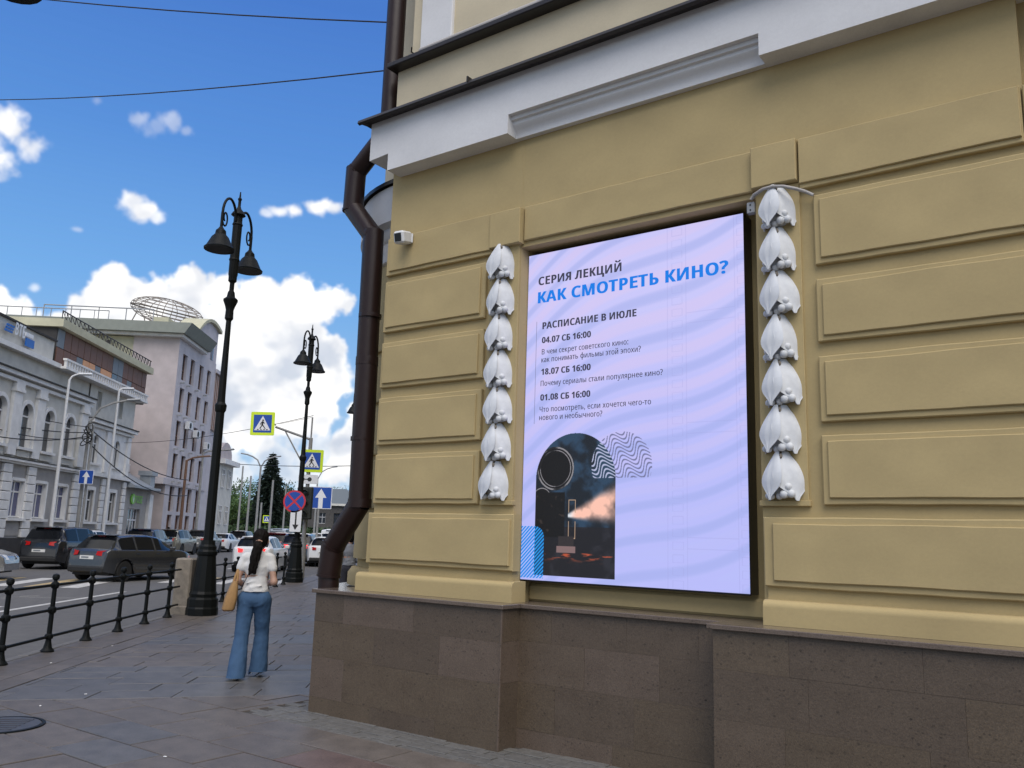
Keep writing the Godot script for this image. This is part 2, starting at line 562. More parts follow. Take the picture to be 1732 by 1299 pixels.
const SKY_TURN := 0.0   # column of the panorama that shows -z, in degrees

# ---------------------------------------------------------------- ground, road, pavements
func flat(called: String, pts: Array, y: float, m: Material) -> MeshInstance3D:
	var q := PackedVector2Array()
	for a in pts: q.append(Vector2(a[0], -a[1]))
	var s := M.new().prism(q, 0.0, 0.002, Transform3D(Basis(Vector3.RIGHT, -PI / 2), v3(0, y, 0)))
	return structure(called, s.mesh(), m)
func slab_mesh(q: PackedVector2Array, y0: float, y1: float) -> ArrayMesh:   # polygon in x and z, with a small chamfer
	var area := 0.0
	for i in q.size(): area += q[i].cross(q[(i + 1) % q.size()])
	if area < 0: q.reverse()
	var inner := Geometry2D.offset_polygon(q, -0.004)
	var m := M.new()
	if inner.size() != 1 or inner[0].size() != q.size():
		var fl := PackedVector2Array()
		for a in q: fl.append(Vector2(a.x, -a.y))
		m.prism(fl, y0, y1, Transform3D(Basis(Vector3.RIGHT, -PI / 2), Vector3.ZERO))
		return m.mesh()
	var t: PackedVector2Array = inner[0]
	var best := 0
	for i in t.size():
		if t[i].distance_to(q[0]) < t[best].distance_to(q[0]): best = i
	var n := q.size()
	var top := PackedVector3Array()
	for i in n: top.append(v3(t[(i + best) % n].x, y1, t[(i + best) % n].y))
	var mid := PackedVector3Array()
	var low := PackedVector3Array()
	for i in n:
		mid.append(v3(q[i].x, y1 - 0.004, q[i].y))
		low.append(v3(q[i].x, y0, q[i].y))
	var c := Vector3.ZERO
	for a in top: c += a / n
	for i in n:
		var k := (i + 1) % n
		m.tri(c, top[k], top[i])
		m.fixquad(top[i], top[k], mid[k], mid[i], c - v3(0, 0.05, 0))
		m.fixquad(mid[i], mid[k], low[k], low[i], c - v3(0, 0.01, 0))
	return m.mesh()
func lay(zone: PackedVector2Array, origin: Vector2, ux: Vector2, uy: Vector2, nx: int, ny: int, len: float, wid: float, gap: float, pick: Callable, called: String, parent: Node, y1 := 0.0, vary := 0.003) -> void:
	for j in ny:
		var off := len * (0.5 if j % 2 else 0.0) + len * 0.16 * sin(j * 2.7)
		for i in nx:
			var o := origin + ux * (i * len + off) + uy * (j * wid)
			var q := PackedVector2Array([o + ux * gap + uy * gap, o + ux * (len - gap) + uy * gap, o + ux * (len - gap) + uy * (wid - gap), o + ux * gap + uy * (wid - gap)])
			for c in Geometry2D.intersect_polygons(q, zone):
				var area := 0.0
				for k in c.size(): area += c[k].cross(c[(k + 1) % c.size()])
				if absf(area) < 0.012: continue
				var up := rng.randf_range(-vary, vary)
				part(called, slab_mesh(c, -0.05, y1 + up), pick.call((c[0] + c[1] + c[2]) / 3.0, i, j), parent)
func poly(a: Array) -> PackedVector2Array:
	var q := PackedVector2Array()
	for e in a: q.append(Vector2(e[0], e[1]))
	return q
func ground() -> void:
	var g := M.new()
	g.quad(v3(-900, -0.6, 300), v3(900, -0.6, 300), v3(900, -0.6, -2600), v3(-900, -0.6, -2600))
	structure("ground", g.mesh(), mats["earth"])
	var r := M.new().box(v3(-19.1, -0.5, -420), v3(-5.42, ROAD, 60))
	structure("road", r.mesh(), mats["asphalt"])
	# the side street in front of the camera that the silver car comes out of
	structure("side_street", M.new().box(v3(-60, -0.5, -36.2), v3(-19.1, ROAD - 0.004, -22)).mesh(), mats["asphalt"])
	# pavement bed: everything the slabs lie on
	var bed := structure("pavement", M.new().box(v3(-5.28, -0.5, -420), v3(60, -0.012, 60)).mesh(), mats["joint"])
	var far_bed := structure("far_pavement", M.new().box(v3(-20.6, -0.5, -420), v3(-19.2, 0.0, -36.2)).mesh(), mats["slab_1"])
	structure("far_pavement", M.new().box(v3(-20.6, -0.5, -22), v3(-19.2, 0.0, 60)).mesh(), mats["slab_1"])
	# kerb stones
	var kerb := Node3D.new()
	kerb.name = "kerb"
	kerb.set_meta("kind", "structure")
	add_child(kerb)
	var ks := M.new().bev(v3(-0.07, -0.45, -0.497), v3(0.07, 0.004, 0.497), 0.012).mesh()
	for i in 46: part("kerb_stone", ks, mats["kerb"], kerb, Transform3D(Basis(), v3(-5.35, rng.randf_range(-0.004, 0.004), -4.0 - i)))
	part("kerb_run", M.new().box(v3(-5.42, -0.45, -420), v3(-5.28, 0.0, -49.6)).mesh(), mats["kerb"], kerb)
	part("kerb_run", M.new().box(v3(-19.2, -0.45, -420), v3(-19.08, 0.01, -36.2)).mesh(), mats["kerb"], kerb)
	part("kerb_run", M.new().box(v3(-19.2, -0.45, -22), v3(-19.08, 0.01, 60)).mesh(), mats["kerb"], kerb)
	# slabs: along the corner wall near the camera, along the street beyond
	var ws := Vector2(wall_frame.basis.x.x, wall_frame.basis.x.z)
	var wt := Vector2(wall_frame.basis.z.x, wall_frame.basis.z.z)
	var o := Vector2(WALL_AT.x, WALL_AT.z)
	var line := func(x: float) -> float: return -8.66 - 0.212 * (x + 4.17)
	var pav0 := o + ws * -0.42
	var near := PackedVector2Array([Vector2(-4.68, line.call(-4.68)), Vector2(-1.75, line.call(-1.75)), pav0 + wt * -0.9, pav0 + wt * 0.42, o + wt * 0.42 + ws * 3.9, o + ws * 3.9 + wt * 4.2, Vector2(-1.2, -2.2), Vector2(-4.68, -3.2)])
	var near_pick := func(c: Vector2, i: int, j: int) -> Material:
		var d := c - o
		var s := d.dot(ws)
		var t := d.dot(wt)
		if t < 1.35 and t > 0.8 and s > 0.9: return mats["slab_red_%d" % rng.randi_range(0, 4)]
		if rng.randf() < 0.1: return mats["slab_blue_%d" % rng.randi_range(0, 4)]
		return mats["slab_%d" % rng.randi_range(0, 4)]
	lay(near, o + ws * -4.4 + wt * (0.42 - 0.45 * 5), ws, wt, 11, 18, 0.8, 0.45, 0.006, near_pick, "granite_slab", bed)
	# pavers along the foot of the plinth
	var strip := PackedVector2Array([pav0 + wt * 0.42, o + wt * 0.42 + ws * 3.9, o + ws * 3.9 + wt * -0.4, o + ws * 2.2 + wt * -0.4, o + ws * 2.2 + wt * -0.02, o + wt * -0.02, o + wt * -1.6, pav0 + wt * -1.6])
	lay(strip, pav0 + wt * -1.6, ws, wt, 23, 20, 0.2, 0.102, 0.004, func(c: Vector2, i: int, j: int) -> Material: return mats["paver_%d" % rng.randi_range(0, 4)], "paver", bed, 0.0, 0.004)
	# dark row and the rows along the street
	var rx := Vector2(0.978, -0.2074)
	var rz := Vector2(0, -1)
	var east := -1.72
	var far := PackedVector2Array([Vector2(-4.40, line.call(-4.40)), Vector2(east, line.call(east)), pav0 + wt * -0.9, pav0 + wt * -1.6, Vector2(-0.6, -24.5), Vector2(-4.40, -24.5)])
	var far_pick := func(c: Vector2, i: int, j: int) -> Material:
		var k := "slab_blue_" if (j < 5 or (j > 9 and j < 13) or (j > 17 and j < 21)) else "slab_"
		return mats[k + "%d" % rng.randi_range(0, 4)]
	lay(far, Vector2(-5.0, line.call(-5.0)), rx, rz, 7, 39, 0.78, 0.42, 0.005, far_pick, "granite_slab", bed)
	var rest := M.new().box(v3(-4.40, -0.05, -420), v3(4, 0.0, -24.6))
	part("paving_beyond", rest.mesh(), mats["slab_1"], bed).set_meta("kind", "stuff")
	# bands beside the kerb
	lay(poly([[-4.70, -3], [-4.41, -3], [-4.41, -34], [-4.70, -34]]), Vector2(-4.41, -3), Vector2(0, -1), Vector2(-1, 0), 32, 1, 0.98, 0.29, 0.003, func(c: Vector2, i: int, j: int) -> Material: return mats["slab_%d" % rng.randi_range(0, 4)], "granite_slab", bed)
	lay(poly([[-5.275, -3], [-4.71, -3], [-4.71, -34], [-5.275, -34]]), Vector2(-4.71, -3), Vector2(0, -1), Vector2(-1, 0), 27, 1, 1.17, 0.565, 0.003, func(c: Vector2, i: int, j: int) -> Material: return mats["slab_%d" % rng.randi_range(0, 4)], "granite_slab", bed)
	part("paving_beyond", M.new().box(v3(-5.275, -0.05, -420), v3(-4.41, 0.0, -34.1)).mesh(), mats["slab_1"], bed).set_meta("kind", "stuff")
	# open ground to the right, out of the frame
	part("paving_beyond", M.new().box(v3(-4.68, -0.05, -2.1), v3(30, -0.001, 50)).mesh(), mats["slab_1"], bed).set_meta("kind", "stuff")
	# road paint
	var y := ROAD + 0.004
	for k in 7:   # crossing, pale and yellow bars
		var x := -16.9 + 1.0 * k * 1.0
		flat("crossing_bar", [[x - 0.55, -29.6], [x - 0.05, -29.6], [x + 0.35, -25.4], [x - 0.15, -25.4]], y, mats["marking_yellow" if k % 2 else "marking"])
	flat("lane_line", [[-9.25, -10], [-9.1, -10], [-8.85, -24.5], [-9.0, -24.5]], y, mats["marking"])
	flat("stop_line", [[-16.5, -19.9], [-9.5, -19.0], [-9.5, -19.35], [-16.5, -20.25]], y, mats["marking"])
	for k in 9: flat("lane_line", [[-10.2, -40.0 - k * 6.0], [-10.05, -40.0 - k * 6.0], [-10.05, -42.5 - k * 6.0], [-10.2, -42.5 - k * 6.0]], y, mats["marking"])
	# painted arrow
	flat("lane_arrow", [[-11.2, -21.0], [-10.2, -22.4], [-10.55, -22.3], [-10.5, -22.0], [-8.8, -22.1], [-8.8, -21.85], [-10.4, -21.8], [-10.4, -21.4]], y, mats["marking"])
	for k in 5: flat("crossing_bar", [[-9.6 + k * 0.85, -32.6], [-9.2 + k * 0.85, -32.6], [-9.1 + k * 0.85, -28.8], [-9.5 + k * 0.85, -28.8]], y, mats["marking_yellow" if k % 2 else "marking"])
	# manhole cover set into the slabs
	var c := gp(2, 1227)
	var mh := thing("manhole_cover", "round dark cast iron manhole cover set in the paving slabs", "manhole cover", v3(c.x, 0, c.z))
	part("cover", M.new().lathe([[0.29, -0.02], [0.29, 0.008], [0.28, 0.011], [0.0, 0.011]], 32).mesh(30), mats["grey_iron"], mh)
	part("ring", M.new().lathe([[0.3, -0.02], [0.3, 0.009], [0.325, 0.009], [0.33, -0.02]], 32).mesh(30), mats["iron"], mh)
	var st := M.new()
	for k in 6: st.box(v3(-0.17, 0.0112, -0.2 + k * 0.075), v3(0.17, 0.0145, -0.165 + k * 0.075))
	part("tread_pattern", st.mesh(), mats["grey_iron"], mh)
	for q in [[86, 1122], [190, 1093], [145, 1175], [279, 1281], [68, 1195]]:   # paper scraps
		var e := gp(q[0], q[1])
		var sc := M.new()
		sc.bev(v3(-0.014, 0.004, -0.009), v3(0.012, 0.009, 0.008), 0.002)
		solo("paper_scrap", sc.mesh(), mats["sign_white_paper"], "tiny white paper scrap lying on the paving slabs", "litter", Transform3D(Basis(Vector3.UP, q[0]), v3(e.x, 0, e.z)), "paper scraps on the paving")

# ---------------------------------------------------------------- corner building
func petal_mesh(wide: float, curl: float, skew: float) -> ArrayMesh:
	# a hanging petal: narrow at the stalk, widest low down, its tip turned out
	var rows := []
	var nv := 14
	var nu := 11
	for i in nv + 1:
		var v := float(i) / nv
		var half := wide * (0.7 + 0.3 * smoothstep(0.0, 0.3, v)) * (1.0 - 0.93 * pow(smoothstep(0.56, 1.0, v), 1.45))
		var r := 0.172 * (0.26 + 0.74 * sin(minf(v * 1.55, 1.0) * PI / 2.0)) * (1.0 - 0.06 * smoothstep(0.65, 1.0, v)) + curl * smoothstep(0.75, 1.0, v)
		var row := PackedVector3Array()
		for j in nu + 1:
			var u := -1.0 + 2.0 * j / nu
			var w := u * half + skew * smoothstep(0.3, 1.0, v)
			var lip := smoothstep(0.7, 1.0, absf(u)) * smoothstep(0.25, 0.6, v)
			var rr := r + 0.014 * (1.0 - u * u) - 0.012 * exp(-u * u * 40.0) * smoothstep(0.1, 0.5, v) + 0.011 * lip + 0.003 * sin(u * 13.0) * (1.0 - v)
			row.append(v3(sin(w) * rr, -v * 0.348, cos(w) * rr * 0.5))
		rows.append(row)
	var m := M.new()
	m.grid(rows, false, true)
	var back := M.new()
	back.grid(rows)
	m.add(back, Transform3D(Basis.from_scale(v3(0.94, 1, 0.92)), Vector3.ZERO))
	return m.mesh(70)
var wave := FastNoiseLite.new()
func panel_mesh(x0: float, x1: float, y0: float, y1: float, t0: float, t1: float, ch: float, amp := 0.0028) -> ArrayMesh:
	# a plaster block whose edges run a little unevenly, as they were drawn by hand
	wave.frequency = 1.3
	wave.fractal_octaves = 3
	wave.seed += 1
	var n := maxi(2, int(ceil((x1 - x0) / 0.07)))
	var rows := [PackedVector3Array(), PackedVector3Array(), PackedVector3Array(), PackedVector3Array(), PackedVector3Array(), PackedVector3Array()]
	for i in n + 1:
		var x := lerpf(x0, x1, float(i) / n)
		var a := wave.get_noise_2d(x, 0.0) * amp * 2.2
		var b := wave.get_noise_2d(x, 9.0) * amp * 2.2
		var d := wave.get_noise_2d(x, 5.0) * amp
		var e := clampf(minf(x - x0, x1 - x) / ch, 0.0, 1.0) if false else 1.0
		rows[0].append(v3(x, y0 + a, t0)); rows[1].append(v3(x, y0 + a, t1 - ch + d)); rows[2].append(v3(x, y0 + a + ch, t1 + d))
		rows[3].append(v3(x, y1 + b - ch, t1 + d)); rows[4].append(v3(x, y1 + b, t1 - ch + d)); rows[5].append(v3(x, y1 + b, t0))
	for r in [2, 3]:
		rows[r][0].x += ch
		rows[r][n].x -= ch
	var m := M.new().grid(rows, false)
	for k in [0, n]:
		var q := [rows[0][k], rows[1][k], rows[4][k], rows[5][k]]
		m.fixquad(q[0], q[1], q[2], q[3], v3((x0 + x1) / 2, (y0 + y1) / 2, t0))
		m.fixquad(rows[1][k], rows[2][k], rows[3][k], rows[4][k], v3((x0 + x1) / 2, (y0 + y1) / 2, t0 - 0.5))
	return m.mesh(25)
func corner_building() -> void:
	var b := thing("corner_building", "yellow plastered corner building with rusticated panels, stucco garlands and brown granite plinth", "building", WALL_AT, WALL_TURN)
	var yel: Material = mats["wall_yellow"]
	var pan: Material = mats["panel_yellow"]
	var wht: Material = mats["white_plaster"]
	var crm: Material = mats["cream"]
	# granite plinth: core, then slabs as cladding
	var core := M.new()
	core.box(v3(0.012, -0.3, -1.6), v3(2.188, 1.06, -0.012))
	core.box(v3(2.188, -0.3, -1.6), v3(3.99, 1.06, -0.262))
	core.box(v3(3.99, -0.3, -1.6), v3(9.2, 1.06, -0.012))
	part("plinth_core", core.mesh(), mats["joint"], b)
	var cuts := [0.0, 0.14, 0.5, 0.82, 1.08]
	for sec in [[0.0, 2.2, 0.0], [2.2, 3.99, -0.25], [3.99, 9.1, 0.0]]:
		for j in 4:
			var s: float = sec[0]
			var first := true
			while s < sec[1] - 0.01:
				var l := rng.randf_range(0.5, 0.95)
				if first and j % 2: l *= 0.55
				first = false
				var e := minf(s + l, sec[1])
				if sec[1] - e < 0.2: e = sec[1]
				var t: float = sec[2] + rng.randf_range(-0.0012, 0.0012)
				part("granite_slab", M.new().bev(v3(s + 0.0007, cuts[j] + 0.0004 - (0.06 if j == 0 else 0.0), sec[2] - 0.0145), v3(e - 0.0004, cuts[j + 1] - 0.0004, t), 0.0006).mesh(), mats["granite_%d" % rng.randi_range(0, 5)], b)
				s = e
	for j in 4:   # returns: the left end and the side beside the niche
		part("granite_slab", M.new().bev(v3(2.188, cuts[j] + 0.0007 - (0.06 if j == 0 else 0.0), -0.2625), v3(2.2035, cuts[j + 1] - 0.0007, -0.004), 0.0008).mesh(), mats["granite_%d" % rng.randi_range(0, 5)], b)
		part("granite_slab", M.new().bev(v3(-0.003, cuts[j] + 0.0007 - (0.06 if j == 0 else 0.0), -1.3), v3(0.0125, cuts[j + 1] - 0.0007, -0.004), 0.0008).mesh(), mats["granite_%d" % rng.randi_range(0, 5)], b)
	part("corner_trim", M.new().bev(v3(2.193, -0.05, -0.014), v3(2.209, 1.08, 0.006), 0.003).mesh(), mats["granite_5"], b)
	for l in [[-0.03, 2.232, 0.035], [2.233, 3.955, -0.215], [3.956, 9.1, 0.035]]:
		part("ledge_stone", M.new().bev(v3(l[0], 1.0795, -0.75), v3(l[1], 1.115, l[2]), 0.005).mesh(), mats["granite_top"], b)
	# walls: piers either side of the niche, the niche, the wall above
	var pier_l := M.new().box(v3(0.385, 1.1, -1.6), v3(2.058, 5.45, -0.32))
	part("pier_wall", pier_l.mesh(), yel, b)
	part("pier_wall", M.new().box(v3(4.245, 1.1, -1.6), v3(8.9, 4.64, -0.32)).mesh(), yel, b)
	part("frieze_wall", M.new().box(v3(4.245, 4.64, -1.6), v3(6.02, 5.45, -0.32)).mesh(), yel, b)
	part("frieze_wall", M.new().box(v3(6.02, 4.64, -1.6), v3(8.9, 5.45, -0.45)).mesh(), yel, b)
	part("niche_wall", M.new().box(v3(2.058, 1.1, -1.6), v3(4.245, 4.40, -0.62)).mesh(), yel, b)
	part("lintel_wall", M.new().box(v3(2.058, 4.256, -1.6), v3(4.245, 5.45, -0.322)).mesh(), yel, b)
	part("lintel_panel", panel_mesh(2.1, 4.23, 4.303, 4.63, -0.34, -0.292, 0.008), pan, b)
	# base moulding with a rounded top
	for l in [[0.31, 2.15], [4.272, 9.0]]:
		var q := PackedVector2Array([Vector2(-0.4, 1.116), Vector2(-0.2, 1.116), Vector2(-0.2, 1.235)])
		for k in 7: q.append(Vector2(-0.245 + 0.045 * cos(k * PI / 12.0), 1.243 + 0.042 * sin(k * PI / 12.0)))
		q.append(Vector2(-0.4, 1.288))
		part("base_moulding", M.new().prism(q, l[0], l[1], Transform3D(Basis(v3(0, 0, 1), v3(0, 1, 0), v3(-1, 0, 0)) * Basis.from_scale(v3(1, 1, -1)), Vector3.ZERO)).mesh(40), yel, b)
	part("base_moulding", M.new().bev(v3(2.058, 1.116, -0.64), v3(4.245, 1.262, -0.57), 0.02).mesh(), yel, b)
	# rusticated panels, each a block with a raised field
	var rows := [[1.935, 2.408], [2.503, 2.968], [3.072, 3.528], [3.638, 4.165]]
	for r in rows:
		for x in [[0.40, 1.688], [4.68, 8.95]]:
			var blk := part("panel", panel_mesh(x[0], x[1], r[0], r[1], -0.36, -0.278, 0.007), pan, b)
			part("raised_field", panel_mesh(x[0] + 0.045, x[1] - 0.048, r[0] + 0.043, r[1] - 0.042, -0.3, -0.259, 0.006), pan, blk)
	for x in [[0.38, 2.113], [4.27, 8.95]]:
		var blk := part("panel", panel_mesh(x[0], x[1], 1.372, 1.848, -0.36, -0.25, 0.007), pan, b)
		part("raised_field", panel_mesh(x[0] + 0.07, x[1] - 0.03, 1.414, 1.803, -0.3, -0.228, 0.006), pan, blk)
		part("pier_foot", M.new().box(v3(x[0] + 0.01, 1.11, -0.4), v3(x[1] - 0.03, 1.38, -0.29)).mesh(), yel, b)
	for x in [[0.40, 1.757, 0.45], [4.585, 6.01, 4.588]]:
		var blk := part("frieze_panel", panel_mesh(x[0], x[1], 4.236, 4.628, -0.36, -0.278, 0.006), pan, b)
		part("raised_field", panel_mesh(x[2], x[1] - 0.01, 4.272, 4.622, -0.3, -0.258, 0.005), pan, blk)
	part("frieze_panel", panel_mesh(6.02, 8.95, 4.236, 4.628, -0.36, -0.278, 0.006), pan, b)
	part("key_block", panel_mesh(1.745, 2.09, 4.279, 4.612, -0.36, -0.238, 0.006), pan, b)
	part("key_block", panel_mesh(4.234, 4.574, 4.303, 4.63, -0.36, -0.238, 0.006), pan, b)
	# garlands: a flat strip each, seven flowers on it
	var pm := [petal_mesh(0.66, 0.02, -0.22), petal_mesh(0.52, 0.016, -0.04), petal_mesh(0.76, 0.02, 0.3)]
	var berry := SphereMesh.new()
	berry.radius = 0.031
	berry.height = 0.062
	berry.radial_segments = 14
	berry.rings = 8
	var hole := SphereMesh.new()
	hole.radius = 0.012
	hole.height = 0.04
	hole.radial_segments = 8
	hole.rings = 4
	var stucco: Material = mats["stucco_white"]
	for g in [1.888, 4.412]:
		part("garland_strip", M.new().bev(v3(g - 0.165, 1.965, -0.34), v3(g + 0.165, 4.30, -0.297), 0.004).mesh(), pan, b)
		part("garland_strip", M.new().bev(v3(g - 0.178, 1.925, -0.34), v3(g + 0.178, 1.966, -0.283), 0.004).mesh(), pan, b)
		for k in 7:
			var fl := Node3D.new()
			fl.name = "stucco_flower"
			b.add_child(fl, true)
			fl.position = v3(g + rng.randf_range(-0.004, 0.004), 4.295 - k * 0.3315, -0.285)
			fl.rotation = v3(0, rng.randf_range(-0.16, 0.16), rng.randf_range(-0.05, 0.05))
			fl.scale = v3(rng.randf_range(0.93, 1.02), rng.randf_range(0.98, 1.02), 1.0)
			part("petal", pm[0], stucco, fl, Transform3D(Basis(Vector3.UP, -0.98) * Basis.from_scale(v3(0.97, 0.985, 0.97)), v3(-0.012, 0, 0.0)))
			part("petal", pm[2], stucco, fl, Transform3D(Basis(Vector3.UP, 0.80) * Basis.from_scale(v3(1.0, 0.985, 1.0)), v3(0.01, 0, 0.002)))
			part("petal", pm[1], stucco, fl, Transform3D(Basis(Vector3.UP, -0.24) * Basis.from_scale(v3(1.0, 0.985, 1.12)), v3(-0.014, 0, 0.026)))
			for q in [[0.058, -0.248, 0.06, 0.95], [0.034, -0.3, 0.07, 0.98], [0.083, -0.298, 0.056, 0.92], [-0.088, -0.27, 0.05, 0.72], [-0.1, -0.31, 0.038, 0.75], [-0.07, -0.312, 0.05, 0.8], [-0.012, -0.312, 0.045, 0.8]]:
				part("berry", berry, stucco, fl, Transform3D(Basis.from_scale(Vector3.ONE * q[3]), v3(q[0], q[1], q[2])))
			part("core", berry, stucco, fl, Transform3D(Basis.from_scale(v3(3.9, 4.4, 1.7)), v3(0.0, -0.19, 0.0)))
			part("nail_hole", hole, mats["concrete"], fl, Transform3D(Basis(), v3(0.012, -0.035, 0.062)))
	# cornice
	part("cornice_band", M.new().prism(PackedVector2Array([Vector2(0.22, 5.885), Vector2(0.22, 5.47), Vector2(0.485, 5.49), Vector2(0.485, 5.305), Vector2(2.005, 5.305), Vector2(2.005, 5.49), Vector2(4.36, 5.49), Vector2(4.36, 5.305), Vector2(8.9, 5.305), Vector2(8.9, 5.885)]), -0.9, -0.12).mesh(), wht, b)
	var prof := PackedVector2Array([Vector2(-0.5, 5.4905), Vector2(-0.17, 5.4905), Vector2(-0.17, 5.452), Vector2(-0.2, 5.447), Vector2(-0.2, 5.42), Vector2(-0.213, 5.402), Vector2(-0.235, 5.385), Vector2(-0.255, 5.36), Vector2(-0.262, 5.335), Vector2(-0.262, 5.307), Vector2(-0.5, 5.307)])
	part("cornice_moulding", M.new().prism(prof, 2.004, 4.361, Transform3D(Basis(v3(0, 0, 1), v3(0, 1, 0), v3(-1, 0, 0)) * Basis.from_scale(v3(1, 1, -1)), Vector3.ZERO)).mesh(30), wht, b)
	var drip := M.new()
	drip.prism(PackedVector2Array([Vector2(-0.35, 5.96), Vector2(0.0, 5.893), Vector2(0.012, 5.86), Vector2(-0.02, 5.846), Vector2(-0.03, 5.868), Vector2(-0.13, 5.884), Vector2(-0.35, 5.884)]), 0.14, 8.95, Transform3D(Basis(v3(0, 0, 1), v3(0, 1, 0), v3(-1, 0, 0)) * Basis.from_scale(v3(1, 1, -1)), Vector3.ZERO))
	part("drip_flashing", drip.mesh(), mats["flashing"], b)
	part("flashing_clip", M.new().box(v3(1.6, 5.88, -0.05), v3(1.615, 5.935, 0.016)).mesh(), mats["flashing"], b)
	part("upper_wall", M.new().box(v3(0.385, 5.88, -1.6), v3(9.2, 6.52, -0.3)).mesh(), crm, b)
	part("upper_flashing", M.new().bev(v3(0.33, 6.515, -0.5), v3(9.2, 6.575, -0.17), 0.01).mesh(), mats["flashing"], b)
	part("upper_wall", M.new().box(v3(0.42, 6.57, -1.8), v3(9.2, 12.5, -0.46)).mesh(), crm, b)
	part("upper_pilaster", M.new().bev(v3(0.56, 6.57, -0.6), v3(1.0, 12.5, -0.42), 0.01).mesh(), wht, b)
	part("conduit", M.new().tube([v3(0.75, 6.61, -0.24), v3(2.2, 6.61, -0.24), v3(2.3, 6.61, -0.24), v3(9.0, 6.61, -0.24)], 0.033, 10).mesh(50), mats["cable_grey"], b)
	for x in [1.9, 2.6, 3.4]: part("conduit_joint", M.new().tube([v3(x, 6.61, -0.24), v3(x + 0.07, 6.61, -0.24)], 0.038, 10).mesh(50), mats["cable_grey"], b)
	part("wall_hook", M.new().tube([v3(0.5, 6.75, -0.44), v3(0.5, 6.75, -0.36), v3(0.53, 6.78, -0.33)], 0.008, 6).mesh(), mats["iron"], b)
	# round bay behind the left end
	var c := v3(0.32, 0, -2.2)
	var R := 1.43
	var at := Transform3D(Basis(), c)
	part("bay_wall", M.new().lathe([[R, 1.0], [R, 5.6]], 64, at).mesh(40), yel, b)
	for r in rows: part("bay_course", M.new().lathe([[R - 0.01, r[0] - 0.03], [R + 0.04, r[0] - 0.025], [R + 0.05, r[0] - 0.01], [R + 0.05, r[1] + 0.0], [R + 0.04, r[1] + 0.01], [R - 0.01, r[1] + 0.012]], 64, at).mesh(40), pan, b)
	part("bay_course", M.new().lathe([[R - 0.01, 1.372], [R + 0.05, 1.38], [R + 0.05, 1.85], [R - 0.01, 1.855]], 64, at).mesh(40), pan, b)
	part("bay_base", M.new().lathe([[R, 1.1], [R + 0.1, 1.1], [R + 0.1, 1.22], [R + 0.06, 1.28], [R, 1.29]], 64, at).mesh(40), yel, b)
	part("bay_plinth", M.new().lathe([[R + 0.2, -0.3], [R + 0.2, 1.04]], 64, at).mesh(40), mats["granite_1"], b)
	part("bay_ledge", M.new().lathe([[R + 0.15, 1.04], [R + 0.235, 1.04], [R + 0.24, 1.05], [R + 0.24, 1.068], [R + 0.235, 1.075], [R - 0.05, 1.075]], 64, at).mesh(40), mats["granite_top"], b)
	var cr := M.new()
	cr.lathe([[R, 4.62], [R + 0.03, 4.64], [R + 0.05, 4.72], [R + 0.07, 4.78], [R + 0.07, 4.82], [R + 0.1, 4.85], [R + 0.12, 4.92], [R + 0.12, 4.96], [R + 0.19, 5.0], [R + 0.19, 5.4], [R, 5.45]], 64, at)
	part("bay_cornice", cr.mesh(35), wht, b)
	part("bay_flashing", M.new().lathe([[R, 5.47], [R + 0.22, 5.42], [R + 0.235, 5.405], [R + 0.235, 5.45], [R, 5.52]], 64, at).mesh(30), mats["flashing"], b)
	part("bay_wall", M.new().lathe([[R - 0.05, 5.45], [R - 0.05, 12.5]], 48, at).mesh(40), crm, b)
	# the street wall behind the bay, out of sight from here
	var inv := wall_frame.affine_inverse()
	var sw := M.new().obox(inv, v3(-0.35, 1.0, -46), v3(11, 12.5, -11.2))
	part("street_wall", sw.mesh(), yel, b)
	part("street_plinth", M.new().obox(inv, v3(-0.5, -0.3, -46), v3(11, 1.05, -11.0)).mesh(), mats["granite_1"], b)
	# downpipe
	var pp := []
	for q in [[0.15, 9.5], [0.15, 6.0], [0.15, 5.98], [-0.33, 5.60], [-0.34, 5.18], [0.005, 4.79], [0.05, 1.95], [-0.30, 1.5], [-0.335, 1.2], [-0.30, 0.78]]:
		pp.append(v3(q[0], q[1], -0.45))
	var dp := Node3D.new()
	dp.name = "downpipe"
	b.add_child(dp, true)
	var run := func(a: Vector3, z: Vector3, r: float) -> void:
		part("pipe_section", M.new().tube([a, z], r, 14).mesh(40), mats["pipe_brown"], dp)
		part("pipe_collar", M.new().tube([z.lerp(a, 0.02) if (z - a).length() > 2.0 else z.lerp(a, 0.06), z], r + 0.006, 14).mesh(40), mats["pipe_brown"], dp)
	run.call(pp[0], pp[1] , 0.105)
	run.call(pp[1] + v3(0.02, 0, 0), pp[3], 0.105)
	run.call(pp[3] + v3(0, 0.05, 0), pp[4] - v3(0, 0.04, 0), 0.112)
	run.call(pp[4], pp[5], 0.108)
	run.call(pp[5] + v3(0, 0.06, 0), pp[6].lerp(pp[5], 0.5), 0.112)
	run.call(pp[6].lerp(pp[5], 0.5), pp[6] - v3(0, 0.05, 0), 0.115)
	run.call(pp[6], pp[7], 0.115)
	run.call(pp[7] + v3(0, 0.06, 0), pp[8], 0.118)
	run.call(pp[8] + v3(0, 0.02, 0), pp[9], 0.105)
	part("pipe_shoe", M.new().tube([pp[9], pp[9] + v3(-0.02, -0.09, 0), pp[9] + v3(-0.05, -0.18, 0.0)], 0.107, 10).mesh(25), mats["pipe_brown"], dp)
	for y in [2.6, 3.9]: part("pipe_clamp", M.new().lathe([[0.118, -0.02], [0.124, -0.02], [0.124, 0.02], [0.118, 0.02]], 12, Transform3D(Basis(), v3(0.03, y, -0.45))).mesh(30), mats["pipe_brown"], dp)
	# cable laid round the garland's top, with its junction box
	var cab := []
